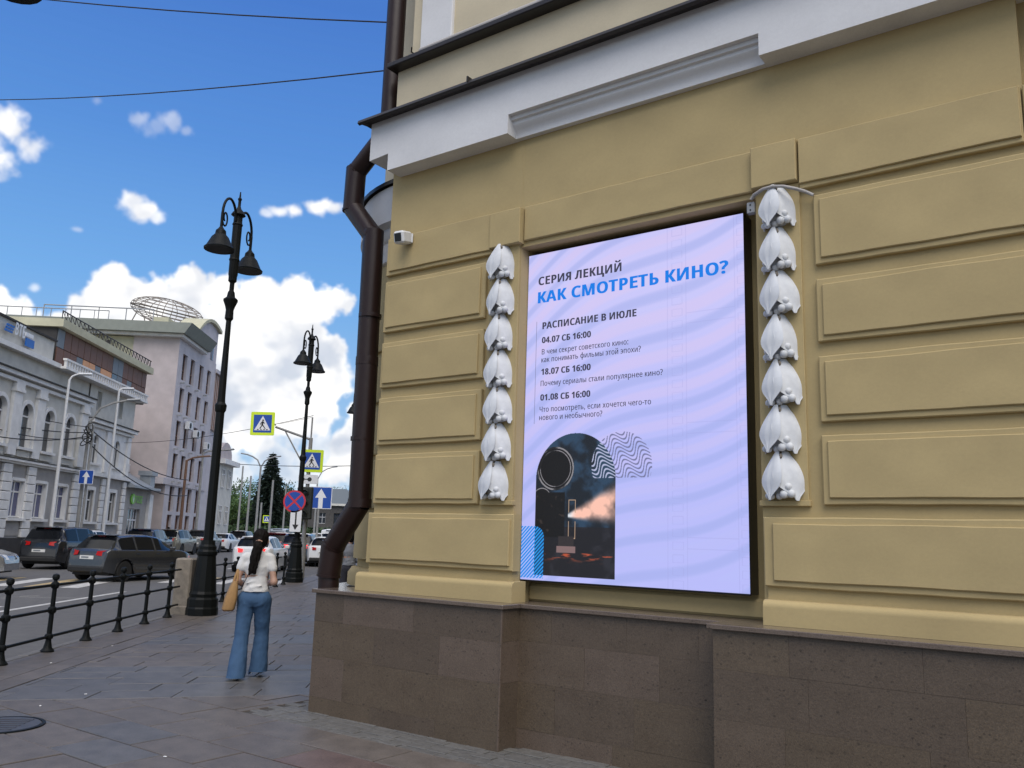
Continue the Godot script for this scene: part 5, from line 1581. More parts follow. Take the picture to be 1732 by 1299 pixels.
# ---------------------------------------------------------------- cars
var car_cache := {}
func prof(points: Array, x: float) -> float:
	for i in points.size() - 1:
		if x <= points[i + 1][0]:
			var t: float = (x - points[i][0]) / maxf(points[i + 1][0] - points[i][0], 1e-5)
			return lerpf(points[i][1], points[i + 1][1], clampf(t, 0, 1))
	return points[-1][1]
func car_kind(kind: String) -> Dictionary:
	match kind:
		"suv": return {"L": 4.5, "W": 1.86, "belt": 1.06, "r": 0.36, "wr": 0.86, "wf": 3.55, "rw": [0.16, 0.5], "ws": [2.72, 3.42], "gl": [0.42, 3.05], "pil": [1.35, 2.35], "roofw": 0.66,
			"top": [[0.0, 0.52], [0.02, 0.78], [0.06, 1.02], [0.13, 1.1], [0.5, 1.58], [0.62, 1.62], [1.4, 1.67], [2.3, 1.66], [2.72, 1.6], [3.42, 1.12], [3.9, 1.06], [4.3, 0.96], [4.44, 0.82], [4.5, 0.6]]}
		"wagon": return {"L": 4.4, "W": 1.77, "belt": 0.96, "r": 0.33, "wr": 0.78, "wf": 3.42, "rw": [0.2, 0.62], "ws": [2.5, 3.35], "gl": [0.6, 2.95], "pil": [1.3, 2.2], "roofw": 0.62,
			"top": [[0.0, 0.5], [0.02, 0.75], [0.07, 0.95], [0.18, 1.02], [0.62, 1.42], [0.72, 1.45], [1.3, 1.5], [2.0, 1.5], [2.5, 1.45], [3.35, 1.02], [3.9, 0.92], [4.25, 0.82], [4.36, 0.7], [4.4, 0.5]]}
		"hatch": return {"L": 4.15, "W": 1.78, "belt": 0.98, "r": 0.32, "wr": 0.72, "wf": 3.25, "rw": [0.18, 0.52], "ws": [2.35, 3.15], "gl": [0.5, 2.75], "pil": [1.2, 2.1], "roofw": 0.63,
			"top": [[0.0, 0.5], [0.02, 0.78], [0.06, 0.98], [0.15, 1.05], [0.52, 1.44], [0.62, 1.47], [1.2, 1.52], [1.9, 1.52], [2.35, 1.46], [3.15, 1.04], [3.6, 0.96], [4.0, 0.84], [4.11, 0.7], [4.15, 0.5]]}
		"sedan": return {"L": 4.65, "W": 1.8, "belt": 0.94, "r": 0.33, "wr": 0.95, "wf": 3.7, "rw": [0.62, 1.28], "ws": [2.6, 3.4], "gl": [0.95, 3.05], "pil": [1.45, 2.3], "roofw": 0.6,
			"top": [[0.0, 0.5], [0.02, 0.8], [0.08, 0.98], [0.2, 1.03], [0.62, 1.06], [1.28, 1.38], [1.4, 1.41], [1.9, 1.45], [2.4, 1.43], [2.6, 1.39], [3.4, 0.99], [4.0, 0.9], [4.5, 0.78], [4.61, 0.68], [4.65, 0.5]]}
	return {"L": 4.9, "W": 1.95, "belt": 1.15, "r": 0.34, "wr": 0.9, "wf": 3.9, "rw": [0.1, 0.22], "ws": [3.4, 4.2], "gl": [0.35, 3.75], "pil": [1.5, 2.7], "roofw": 0.8,
			"top": [[0.0, 0.55], [0.02, 0.9], [0.06, 1.2], [0.1, 1.25], [0.22, 1.88], [0.34, 1.95], [1.5, 2.0], [2.8, 1.98], [3.4, 1.88], [4.2, 1.25], [4.6, 1.12], [4.84, 0.85], [4.9, 0.6]]}
func car_body(kind: String) -> Dictionary:
	if car_cache.has(kind): return car_cache[kind]
	var c := car_kind(kind)
	var st := []
	for a in c.top: st.append(a[0])
	var x := 0.0
	while x < c.L:
		st.append(x)
		x += 0.09
	for w in [c.wr, c.wf]:
		for k in 13: st.append(w + (c.r + 0.05) * cos(PI * k / 12.0))
	for k in [c.rw[0], c.rw[1], c.ws[0], c.ws[1], c.gl[0], c.gl[1]]: st.append(k)
	for k in c.pil:
		st.append(k - 0.04)
		st.append(k + 0.04)
	st.sort()
	var zs := [0.0]
	for s in st:
		if s - zs[-1] > 0.012 and s <= c.L: zs.append(s)
	zs[-1] = c.L
	var rows := []
	for z in zs:
		var top: float = prof(c.top, z)
		var belt: float = minf(c.belt + 0.04 * (1.0 - z / c.L), top - 0.02)
		var e := 1.0 - 0.2 * pow(clampf(1.0 - z / 0.5, 0, 1), 2.2) - 0.3 * pow(clampf(1.0 - (c.L - z) / 0.75, 0, 1), 2.0) - 0.03 * pow(absf(z / c.L - 0.5) * 2.0, 2.0)
		var hw: float = c.W / 2 * e
		var low := 0.24 + 0.1 * pow(clampf(1.0 - z / 0.5, 0, 1), 1.5) + 0.04 * pow(clampf(1.0 - (c.L - z) / 0.5, 0, 1), 1.5)
		var arch := 0.0
		for w in [c.wr, c.wf]:
			var d: float = absf(z - w)
			var ra: float = c.r + 0.055
			if d < ra: low = maxf(low, c.r + sqrt(ra * ra - d * d))
		low = minf(low, belt - 0.05)
		var cab := clampf((top - belt - 0.03) / 0.42, 0.0, 1.0)
		var rw: float = lerpf(hw * 0.86, minf(hw, c.W / 2 * c.roofw / 0.66 * 0.72), cab)
		var r := PackedVector3Array()
		r.append(v3(hw * 0.965, low, 0)); r.append(v3(hw * 0.995, maxf(low + 0.01, lerpf(0.3, belt, 0.35)), 0)); r.append(v3(hw, maxf(low + 0.02, lerpf(0.3, belt, 0.62)), 0))
		r.append(v3(hw * 0.985, maxf(low + 0.03, belt * 0.93), 0)); r.append(v3(hw * 0.95, belt, 0))
		r.append(v3(hw * 0.925, belt + 0.012, 0)); r.append(v3(lerpf(hw * 0.86, rw, 0.93), lerpf(belt + 0.015, top - 0.075, cab), 0))
		r.append(v3(rw * 0.93, lerpf(top - 0.012, top - 0.03, cab), 0)); r.append(v3(rw * 0.6, top - 0.003, 0)); r.append(v3(0, top, 0))
		for k in r.size(): r[k].z = -z
		rows.append(r)
	var body := M.new()
	var glass := M.new()
	for i in rows.size() - 1:
		var z: float = (zs[i] + zs[i + 1]) / 2
		for j in 9:
			var g := false
			if j == 5 and z > c.gl[0] and z < c.gl[1]:
				g = prof(c.top, z) - c.belt > 0.2
				for k in c.pil:
					if absf(z - k) < 0.045: g = false
			if j >= 7 and (z > c.rw[0] + 0.02 and z < c.rw[1] - 0.03 or z > c.ws[0] + 0.03 and z < c.ws[1] - 0.02): g = true
			var m := glass if g else body
			for s in [1.0, -1.0]:
				var f := v3(s, 1, 1)
				var a: Vector3 = rows[i][j] * f
				var b: Vector3 = rows[i][j + 1] * f
				var d: Vector3 = rows[i + 1][j] * f
				var e: Vector3 = rows[i + 1][j + 1] * f
				if s > 0: m.quad(a, d, e, b)
				else: m.quad(a, b, e, d)
	for e in [0, rows.size() - 1]:   # close the ends
		var q: PackedVector3Array = rows[e]
		for j in 9:
			var a := q[j]
			var b := q[j + 1]
			body.fixquad(a, b, b * v3(-1, 1, 1), a * v3(-1, 1, 1), v3(0, 0.5, -c.L / 2))
	var under := M.new()
	var half: float = c.W / 2 * 0.8
	under.box(v3(-half, 0.2, -c.L + 0.25), v3(half, 0.5, -0.25))
	for w in [c.wr, c.wf]: under.box(v3(-c.W / 2 * 0.86, 0.3, -w - c.r), v3(c.W / 2 * 0.86, c.r * 2 + 0.08, -w + c.r))
	var ty := M.new().lathe([[c.r * 0.66, -0.1], [c.r * 0.95, -0.1], [c.r, -0.07], [c.r, 0.07], [c.r * 0.95, 0.1], [c.r * 0.66, 0.1]], 24, Transform3D(Basis(v3(0, 1, 0), v3(1, 0, 0), v3(0, 0, 1)), Vector3.ZERO))
	var rim := M.new().lathe([[0.0, 0.07], [c.r * 0.16, 0.075], [c.r * 0.2, 0.055]], 12, Transform3D(Basis(v3(0, 1, 0), v3(1, 0, 0), v3(0, 0, 1)), Vector3.ZERO))
	for k in 7: rim.obox(Transform3D(Basis(Vector3.RIGHT, TAU * k / 7.0), Vector3.ZERO), v3(0.035, 0.0, -0.035), v3(0.085, c.r * 0.68, 0.035), 0.01)
	rim.lathe([[c.r * 0.6, 0.06], [c.r * 0.69, 0.1], [c.r * 0.69, -0.05], [c.r * 0.6, -0.05]], 24, Transform3D(Basis(v3(0, 1, 0), v3(1, 0, 0), v3(0, 0, 1)), Vector3.ZERO))
	c["body"] = body.mesh(38)
	c["glass"] = glass.mesh(38)
	c["under"] = under.mesh()
	c["tyre"] = ty.mesh(35)
	c["rim"] = rim.mesh(30)
	car_cache[kind] = c
	return c
func rear_z(c: Dictionary, y: float) -> float:
	for i in c.top.size() - 1:
		if c.top[i + 1][1] >= y: return lerpf(c.top[i][0], c.top[i + 1][0], clampf((y - c.top[i][1]) / maxf(c.top[i + 1][1] - c.top[i][1], 1e-4), 0, 1))
	return 0.0
func car(kind: String, paint: Material, at: Vector2, heading: float, label: String, lit := false, rails := false) -> Node3D:
	# at: middle of the rear bumper on the road; heading in degrees to the right of the street's direction
	var c := car_body(kind)
	var t := thing("parked_car" if at.x < -14.0 else "car", label, "car", v3(at.x, ROAD, at.y), -deg_to_rad(heading))
	part("body", c.body, paint, t)
	part("windows", c.glass, mats["car_glass"], t)
	part("underbody", c.under, mats["black"], t)
	for w in [c.wr, c.wf]:
		for s in [-1.0, 1.0]:
			var wh := part("wheel", c.tyre, mats["tyre"], t, Transform3D(Basis.from_scale(v3(s, 1, 1)) , v3(s * (c.W / 2 - 0.125), c.r, -w)))
			part("rim", c.rim, mats["rim"], wh)
	var tail: Material = glow("tail_lamp_lit", Color(0.9, 0.02, 0.02), 1.3) if lit else mats["tail_red"]
	var ly: float = c.belt - 0.06
	for s in [-1.0, 1.0]:
		var lo := v3(0.30, ly - 0.08, 0)
		var xo: float = c.W / 2 * 0.80
		var q := M.new()
		var za := rear_z(c, ly - 0.08) - 0.015
		var zb := rear_z(c, ly + 0.06) - 0.015
		var a := v3(xo * 0.52, ly - 0.05, -za + 0.0)
		var rows := []
		for k in 7:
			var f := k / 6.0
			var xx := lerpf(xo * 0.5, xo + 0.06, f)
			var bend := 0.24 * pow(f, 3.0) + 0.03 * f
			rows.append(PackedVector3Array([v3(s * xx, ly - lerpf(0.06, 0.12, f), -za - bend + 0.025), v3(s * xx, ly + lerpf(0.06, 0.1, f), -zb - bend + 0.025)]))
		q.grid(rows, false, s > 0)
		part("tail_light", q.mesh(60), tail, t)
		part("mirror", M.new().bev(v3(s * (c.W / 2 + 0.08) - 0.1, c.belt + 0.0, -c.ws[1] + 0.42), v3(s * (c.W / 2 + 0.08) + 0.1, c.belt + 0.15, -c.ws[1] + 0.52), 0.03).mesh(40), paint, t)
		var hl := M.new()
		var hr := []
		for k in 6:
			var f := k / 5.0
			var xx := lerpf(xo * 0.45, xo * 0.98, f)
			var zz: float = c.L + 0.015 - 0.28 * pow(f, 2.0)
			hr.append(PackedVector3Array([v3(s * xx, 0.62, -zz), v3(s * xx, 0.76 + 0.04 * f, -zz + 0.1)]))
		hl.grid(hr, false, s < 0)
		part("headlight", hl.mesh(60), mats["head_clear"], t)
		for k in [1.25, 2.2]: part("door_handle", M.new().bev(v3(s * c.W / 2 * 0.985 - 0.015, c.belt - 0.1, -k - 0.16), v3(s * c.W / 2 * 0.985 + 0.015, c.belt - 0.075, -k), 0.005).mesh(), paint, t)
		if rails: part("roof_rail", M.new().tube([v3(s * 0.56, prof(c.top, 0.7) - 0.04, -0.7), v3(s * 0.56, prof(c.top, 1.0) + 0.03, -1.0), v3(s * 0.56, prof(c.top, 2.2) + 0.03, -2.2), v3(s * 0.56, prof(c.top, 2.5) - 0.03, -2.5)], 0.018, 6).mesh(60), mats["black"], t)
	part("bumper", M.new().bev(v3(-c.W / 2 * 0.76, 0.3, -0.25), v3(c.W / 2 * 0.76, 0.47, 0.035), 0.03).mesh(), mats["black"], t)
	var py := 0.72 if kind != "wagon" else 0.76
	part("number_plate", M.new().box(v3(-0.26, py - 0.055, -rear_z(c, py) - 0.02), v3(0.26, py + 0.055, -rear_z(c, py) + 0.022)).mesh(), mats["plate_white"], t)
	part("plate_print", M.new().box(v3(-0.2, py - 0.025, -rear_z(c, py) + 0.022), v3(0.08, py + 0.025, -rear_z(c, py) + 0.024)).mesh(), mats["h_slate"], t)
	part("third_brake_light", M.new().box(v3(-0.14, c.top[4][1] + 0.0, -c.rw[1] + 0.02), v3(0.14, c.top[4][1] + 0.02, -c.rw[1] + 0.06)).mesh(), mats["tail_red"], t)
	if kind != "sedan": part("spoiler", M.new().bev(v3(-0.52, c.top[4][1] + 0.02, -c.rw[1] - 0.12), v3(0.52, c.top[4][1] + 0.055, -c.rw[1] + 0.11), 0.012).mesh(), paint, t)
	return t
func paint(called: String, c: Color, rough := 0.25, metal := 0.3) -> Material:
	var m := mat("paint_" + called, c, rough, "", 1.0, 0.0, metal)
	m.clearcoat_enabled = true
	m.clearcoat = 0.6
	m.clearcoat_roughness = 0.05
	return m
func cars() -> void:
	var white := paint("white", Color(0.62, 0.63, 0.64), 0.3, 0.0)
	var silver := paint("silver", Color(0.30, 0.31, 0.32), 0.2, 0.6)
	var grey := paint("grey", Color(0.05, 0.054, 0.06), 0.2, 0.5)
	var black := paint("black", Color(0.012, 0.013, 0.016), 0.2, 0.2)
	var navy := paint("navy", Color(0.02, 0.035, 0.075), 0.22, 0.4)
	var olive := paint("olive", Color(0.2, 0.195, 0.16), 0.2, 0.5)
	var red := paint("red", Color(0.14, 0.012, 0.018), 0.25, 0.3)
	var blue := paint("blue", Color(0.02, 0.06, 0.2), 0.25, 0.3)
	car("wagon", grey, Vector2(-11.6, -28.3), 20.0, "dark grey estate car with red tail lights turning across the crossing")
	car("suv", black, Vector2(-16.15, -34.9), 4.0, "black sport utility car with white number plate by the white house")
	car("sedan", silver, Vector2(-18.55, -28.0), 84.0, "silver car nosing in at the crossing, only its front shows")
	car("hatch", white, Vector2(-17.9, -41.6), 2.0, "white hatchback parked ahead of the black sport utility car")
	car("suv", navy, Vector2(-17.3, -48.6), -4.0, "dark blue sport utility car parked before the corner shop")
	car("suv", olive, Vector2(-18.3, -56.0), 0.0, "olive silver off-road car parked in front of the pink house")
	car("suv", silver, Vector2(-18.2, -62.2), -1.0, "silver minivan parked behind the first lamp post", false, true)
	car("sedan", white, Vector2(-18.15, -67.5), 0.0, "white saloon parked at the far end of the pink house")
	car("suv", black, Vector2(-18.4, -74.5), 0.0, "black people carrier parked beyond the white saloon")
	car("hatch", navy, Vector2(-18.0, -82.5), 0.0, "dark blue car parked beyond the black people carrier")
	car("van", paint("pale_blue", Color(0.4, 0.45, 0.5), 0.3, 0.1), Vector2(-18.6, -92.0), 6.0, "pale blue van parked before the green trees")
	car("hatch", white, Vector2(-8.45, -36.9), 0.0, "white hatchback driving away in the lane beside the guard rail", true)
	car("suv", red, Vector2(-10.2, -50.0), 0.0, "dark red sport utility car queueing in the middle lane", true)
	car("suv", grey, Vector2(-8.15, -45.3), 0.0, "dark grey sport utility car with a lit tail light ahead of the white hatchback", true)
	car("hatch", white, Vector2(-6.65, -44.8), 0.0, "white hatchback with pale number plate beside the second lamp post")
	car("sedan", black, Vector2(-7.6, -54.0), 0.0, "black saloon queueing ahead of the dark grey sport utility car")
	car("van", white, Vector2(-8.6, -62.0), 0.0, "white van queueing down the street")
	car("sedan", blue, Vector2(-6.4, -60.0), 0.0, "blue car with red lights queueing down the street", true)
	car("suv", white, Vector2(-10.6, -68.0), 0.0, "white sport utility car far down the middle lane", true)
	car("hatch", silver, Vector2(-7.0, -74.0), 0.0, "silver hatchback far down the right lane")
	car("sedan", white, Vector2(-11.2, -84.0), 0.0, "white saloon far down the middle lane, before the trees")

# ---------------------------------------------------------------- trees
func leaf(m: M, p: Vector3, s: float, r: RandomNumberGenerator) -> void:
	var a := Vector3(r.randfn(), r.randfn(), r.randfn()).normalized() * s
	var b := a.cross(Vector3(r.randfn(), r.randfn(), r.randfn())).normalized() * s * 0.6
	m.tri(p - a, p + b, p + a)
	m.tri(p - a, p + a, p - b)
func broadleaf(at: Vector3, h: float, w: float, sd: int, label: String, dark := false) -> void:
	var t := thing("broadleaf_tree", label, "tree", at, 0.0, "broadleaf trees at the end of the street")
	var r := RandomNumberGenerator.new()
	r.seed = sd
	var tr := M.new().tube([v3(0, -0.6, 0), v3(0.1, h * 0.25, 0), v3(-0.1, h * 0.5, 0.1), v3(0.1, h * 0.8, 0)], [0.3, 0.24, 0.17, 0.06], 8)
	for k in 7:
		var y := h * r.randf_range(0.25, 0.6)
		var a := r.randf() * TAU
		tr.tube([v3(0, y, 0), v3(cos(a) * w * 0.2, y + h * 0.1, sin(a) * w * 0.2), v3(cos(a) * w * 0.36, y + h * 0.22, sin(a) * w * 0.36)], [0.12, 0.08, 0.03], 6)
	part("trunk", tr.mesh(60), mats["bark"], t)
	var cr := [M.new(), M.new()]
	for k in 46:
		var d := Vector3(r.randfn(), r.randfn() * 0.8, r.randfn()).normalized() * pow(r.randf(), 0.45)
		var c := v3(d.x * w * 0.45, h * 0.62 + d.y * h * 0.34, d.z * w * 0.45)
		var cs := w * r.randf_range(0.09, 0.16)
		for j in 85:
			var o := Vector3(r.randfn(), r.randfn() * 0.75, r.randfn()) * cs * 0.62
			leaf(cr[0] if r.randf() < 0.6 else cr[1], c + o, r.randf_range(0.14, 0.26), r)
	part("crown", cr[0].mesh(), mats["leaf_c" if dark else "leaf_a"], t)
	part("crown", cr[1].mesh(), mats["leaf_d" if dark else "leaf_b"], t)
func spruce(at: Vector3, h: float, w: float, sd: int, label: String) -> void:
	var t := thing("spruce_tree", label, "tree", at)
	var r := RandomNumberGenerator.new()
	r.seed = sd
	part("trunk", M.new().tube([v3(0, -0.6, 0), v3(0, h * 0.5, 0), v3(0, h, 0)], [0.35, 0.2, 0.03], 8).mesh(60), mats["bark"], t)
	var m := M.new()
	var y := h * 0.04
	while y < h * 0.99:
		var f := y / h
		var rad := w / 2 * pow(1.0 - f, 0.85) * r.randf_range(0.82, 1.08) + 0.1
		var n := 12 + int(16 * (1.0 - f))
		for k in n:
			var a := TAU * (k + r.randf() * 0.8) / n
			var len := rad * r.randf_range(0.75, 1.12)
			var d := v3(cos(a), 0, sin(a))
			var steps := 3 + int(len * 4.5)
			for s in steps:
				var q := (s + r.randf()) / steps
				var p := v3(0, y, 0) + d * len * q + v3(0, -0.32 * len * q * q + 0.1 * len * q, 0)
				var out := (d + Vector3(r.randfn(), r.randfn() * 0.4 - 0.3, r.randfn()) * 0.55).normalized()
				var side := out.cross(Vector3.UP).normalized() * 0.13
				var e := p + out * r.randf_range(0.3, 0.55)
				m.tri(p - side, p + side, e)
				m.tri(p + v3(0, 0.1, 0), p - v3(0, 0.12, 0), e)
		y += h * 0.016 + 0.05
	part("crown", m.mesh(), mats["needle"], t)
func trees() -> void:
	mat("bark", Color(0.07, 0.055, 0.045), 0.95, "worn", 0.7)
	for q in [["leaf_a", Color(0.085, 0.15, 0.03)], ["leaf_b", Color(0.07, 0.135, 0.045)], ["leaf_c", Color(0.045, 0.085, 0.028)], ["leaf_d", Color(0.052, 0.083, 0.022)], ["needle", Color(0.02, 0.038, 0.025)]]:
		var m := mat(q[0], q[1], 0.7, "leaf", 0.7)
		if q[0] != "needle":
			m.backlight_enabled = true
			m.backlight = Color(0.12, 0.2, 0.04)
	var sz := -128.0
	spruce(v3(at_z(452, 890, sz).x, 0, sz), at_z(455, 764, sz).y, 8.6, 3, "tall dark spruce standing at the end of the street")
	for q in [[398, 805, -170.0, 11.0, "pale thin tree left of the spruce", 5, false], [412, 832, -150.0, 11.0, "round green tree between the beige house and the spruce", 8, false], [390, 838, -140.0, 9.0, "green tree beside the beige house", 12, false], [430, 850, -160.0, 8.0, "green tree just left of the spruce's foot", 17, true],
			[480, 815, -190.0, 9.0, "grey green tree right behind the spruce", 21, true], [497, 850, -175.0, 8.0, "dark tree behind the no-stopping sign", 24, true], [518, 858, -200.0, 9.0, "dark tree behind the traffic light", 28, true], [535, 848, -215.0, 9.0, "dark tree beside the stone house", 31, true], [568, 822, -260.0, 12.0, "tree crown above the far roofs", 35, false], [470, 858, -150.0, 7.0, "dark tree at the right foot of the spruce", 41, true]]:
		var top := at_z(q[0], q[1], q[2])
		broadleaf(v3(top.x, 0, q[2]), top.y, q[3], q[5], q[4], q[6])
	# clipped hedge and far wooded slope that close the street
	var r := RandomNumberGenerator.new()
	r.seed = 77
	var hm := M.new()
	for k in 5200:
		leaf(hm, v3(r.randf_range(-46.0, -12.0), pow(r.randf(), 0.7) * 2.3 - 0.1, -121.0 + r.randf_range(-0.8, 0.8)), r.randf_range(0.15, 0.3), r)
	hm.box(v3(-46, -0.6, -121.6), v3(-12, 1.9, -120.6))
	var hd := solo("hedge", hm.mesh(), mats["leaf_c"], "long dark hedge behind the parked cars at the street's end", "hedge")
	hd.set_meta("kind", "stuff")
	var wm := M.new()
	for k in 9000:
		var x := r.randf_range(-170.0, 60.0)
		var top2 := 7.0 + 5.0 * sin(x * 0.05) + 2.5 * sin(x * 0.21)
		leaf(wm, v3(x, pow(r.randf(), 0.6) * top2, -300.0 + r.randf_range(-4, 4)), r.randf_range(0.5, 1.0), r)
	for k in 46: wm.box(v3(-170.0 + k * 5.0, -0.6, -304), v3(-165.0 + k * 5.0, 5.0 + 3.5 * sin((-167.0 + k * 5.0) * 0.05), -300))
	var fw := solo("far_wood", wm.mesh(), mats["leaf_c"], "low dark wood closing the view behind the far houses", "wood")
	fw.set_meta("kind", "stuff")

# ---------------------------------------------------------------- people
func skin(bones: Array, cell: float, k: float) -> M:
	# bones: [from, to, radius, radius, scale]; joined by a smooth minimum and meshed as surface nets
	var lo := Vector3(1e9, 1e9, 1e9)
	var hi := -lo
	for b in bones:
		var r: float = maxf(b[2], b[3]) * 1.25 + k + cell * 2
		for e in [b[0], b[1]]:
			lo = lo.min(e - Vector3.ONE * r)
			hi = hi.max(e + Vector3.ONE * r)
	var n := Vector3i(((hi - lo) / cell).ceil()) + Vector3i.ONE
	var f := PackedFloat32Array()
	f.resize(n.x * n.y * n.z)
	f.fill(9.0)
	for b in bones:
		var a: Vector3 = b[0]
		var d: Vector3 = b[1] - a
		var sc: Vector3 = b[4] if b.size() > 4 else Vector3.ONE
		var l2 := maxf((d / sc).length_squared(), 1e-9)
		var r: float = maxf(b[2], b[3]) * maxf(sc.x, maxf(sc.y, sc.z)) + k + cell * 1.5
		var i0 := Vector3i(((a.min(b[1]) - Vector3.ONE * r - lo) / cell).floor()).clamp(Vector3i.ZERO, n - Vector3i.ONE)
		var i1 := Vector3i(((a.max(b[1]) + Vector3.ONE * r - lo) / cell).ceil()).clamp(Vector3i.ZERO, n - Vector3i.ONE)
		var ms := minf(sc.x, minf(sc.y, sc.z))
		for z in range(i0.z, i1.z + 1):
			for y in range(i0.y, i1.y + 1):
				for x in range(i0.x, i1.x + 1):
					var p := (lo + Vector3(x, y, z) * cell - a) / sc
					var t := clampf(p.dot(d / sc) / l2, 0.0, 1.0)
					var q := ((p - d / sc * t).length() - lerpf(b[2], b[3], t)) * ms
					var ix := (z * n.y + y) * n.x + x
					var o := f[ix]
					var h := maxf(k - absf(o - q), 0.0) / k
					f[ix] = minf(o, q) - h * h * k * 0.25
	var vert := {}
	var m := M.new()
	var off := [0, 1, n.x, n.x + 1, n.x * n.y, n.x * n.y + 1, n.x * n.y + n.x, n.x * n.y + n.x + 1]
	var cp := [Vector3(0, 0, 0), Vector3(1, 0, 0), Vector3(0, 1, 0), Vector3(1, 1, 0), Vector3(0, 0, 1), Vector3(1, 0, 1), Vector3(0, 1, 1), Vector3(1, 1, 1)]
	var edges := [[0, 1], [0, 2], [0, 4], [1, 3], [1, 5], [2, 3], [2, 6], [3, 7], [4, 5], [4, 6], [5, 7], [6, 7]]
	for z in n.z - 1:
		for y in n.y - 1:
			for x in n.x - 1:
				var ix := (z * n.y + y) * n.x + x
				var inside := 0
				for c in 8:
					if f[ix + off[c]] < 0.0: inside += 1
				if inside == 0 or inside == 8: continue
				var s := Vector3.ZERO
				var w := 0
				for e in edges:
					var a: float = f[ix + off[e[0]]]
					var b: float = f[ix + off[e[1]]]
					if (a < 0.0) != (b < 0.0):
						s += cp[e[0]].lerp(cp[e[1]], a / (a - b))
						w += 1
				vert[ix] = lo + (Vector3(x, y, z) + s / w) * cell
	for ix in vert:
		for ax in 3:
			var step: int = [1, n.x, n.x * n.y][ax]
			var u: int = [n.x, n.x * n.y, 1][ax]
			var v: int = [n.x * n.y, 1, n.x][ax]
			var a := f[ix]
			var b := f[ix + step]
			if (a < 0.0) == (b < 0.0): continue
			if not (vert.has(ix - u) and vert.has(ix - v) and vert.has(ix - u - v)): continue
			if a < 0.0: m.quad(vert[ix - u - v], vert[ix - v], vert[ix], vert[ix - u])
			else: m.quad(vert[ix - u - v], vert[ix - u], vert[ix], vert[ix - v])
	return m
func rumple(m: M, amp: float, f: Vector3, sd: int) -> M:   # folds of cloth, strands of hair
	var n := FastNoiseLite.new()
	n.seed = sd
	n.frequency = 1.0
	n.fractal_octaves = 3
	for i in m.p.size():
		var q := m.p[i] * f
		m.p[i] += v3(n.get_noise_3dv(q), n.get_noise_3dv(q + Vector3.ONE * 31.0) * 0.3, n.get_noise_3dv(q + Vector3.ONE * 57.0)) * amp
	return m
func hand_bones(w: Vector3, dir: Vector3, out: Vector3) -> Array:
	var b := []
	var side := dir.cross(out).normalized()
	b.append([w, w + dir * 0.075, 0.024, 0.03, v3(1, 1, 1)])
	for k in 4:
		var o := w + dir * 0.075 + side * (-0.027 + 0.018 * k)
		var l: float = [0.058, 0.068, 0.064, 0.05][k]
		b.append([o, o + dir * l * 0.55 - out * 0.012, 0.0085, 0.008])
		b.append([o + dir * l * 0.55 - out * 0.012, o + dir * l * 0.7 - out * 0.04, 0.008, 0.007])
	b.append([w + dir * 0.03 - side * 0.025, w + dir * 0.07 - side * 0.05 - out * 0.02, 0.011, 0.009])
	return b
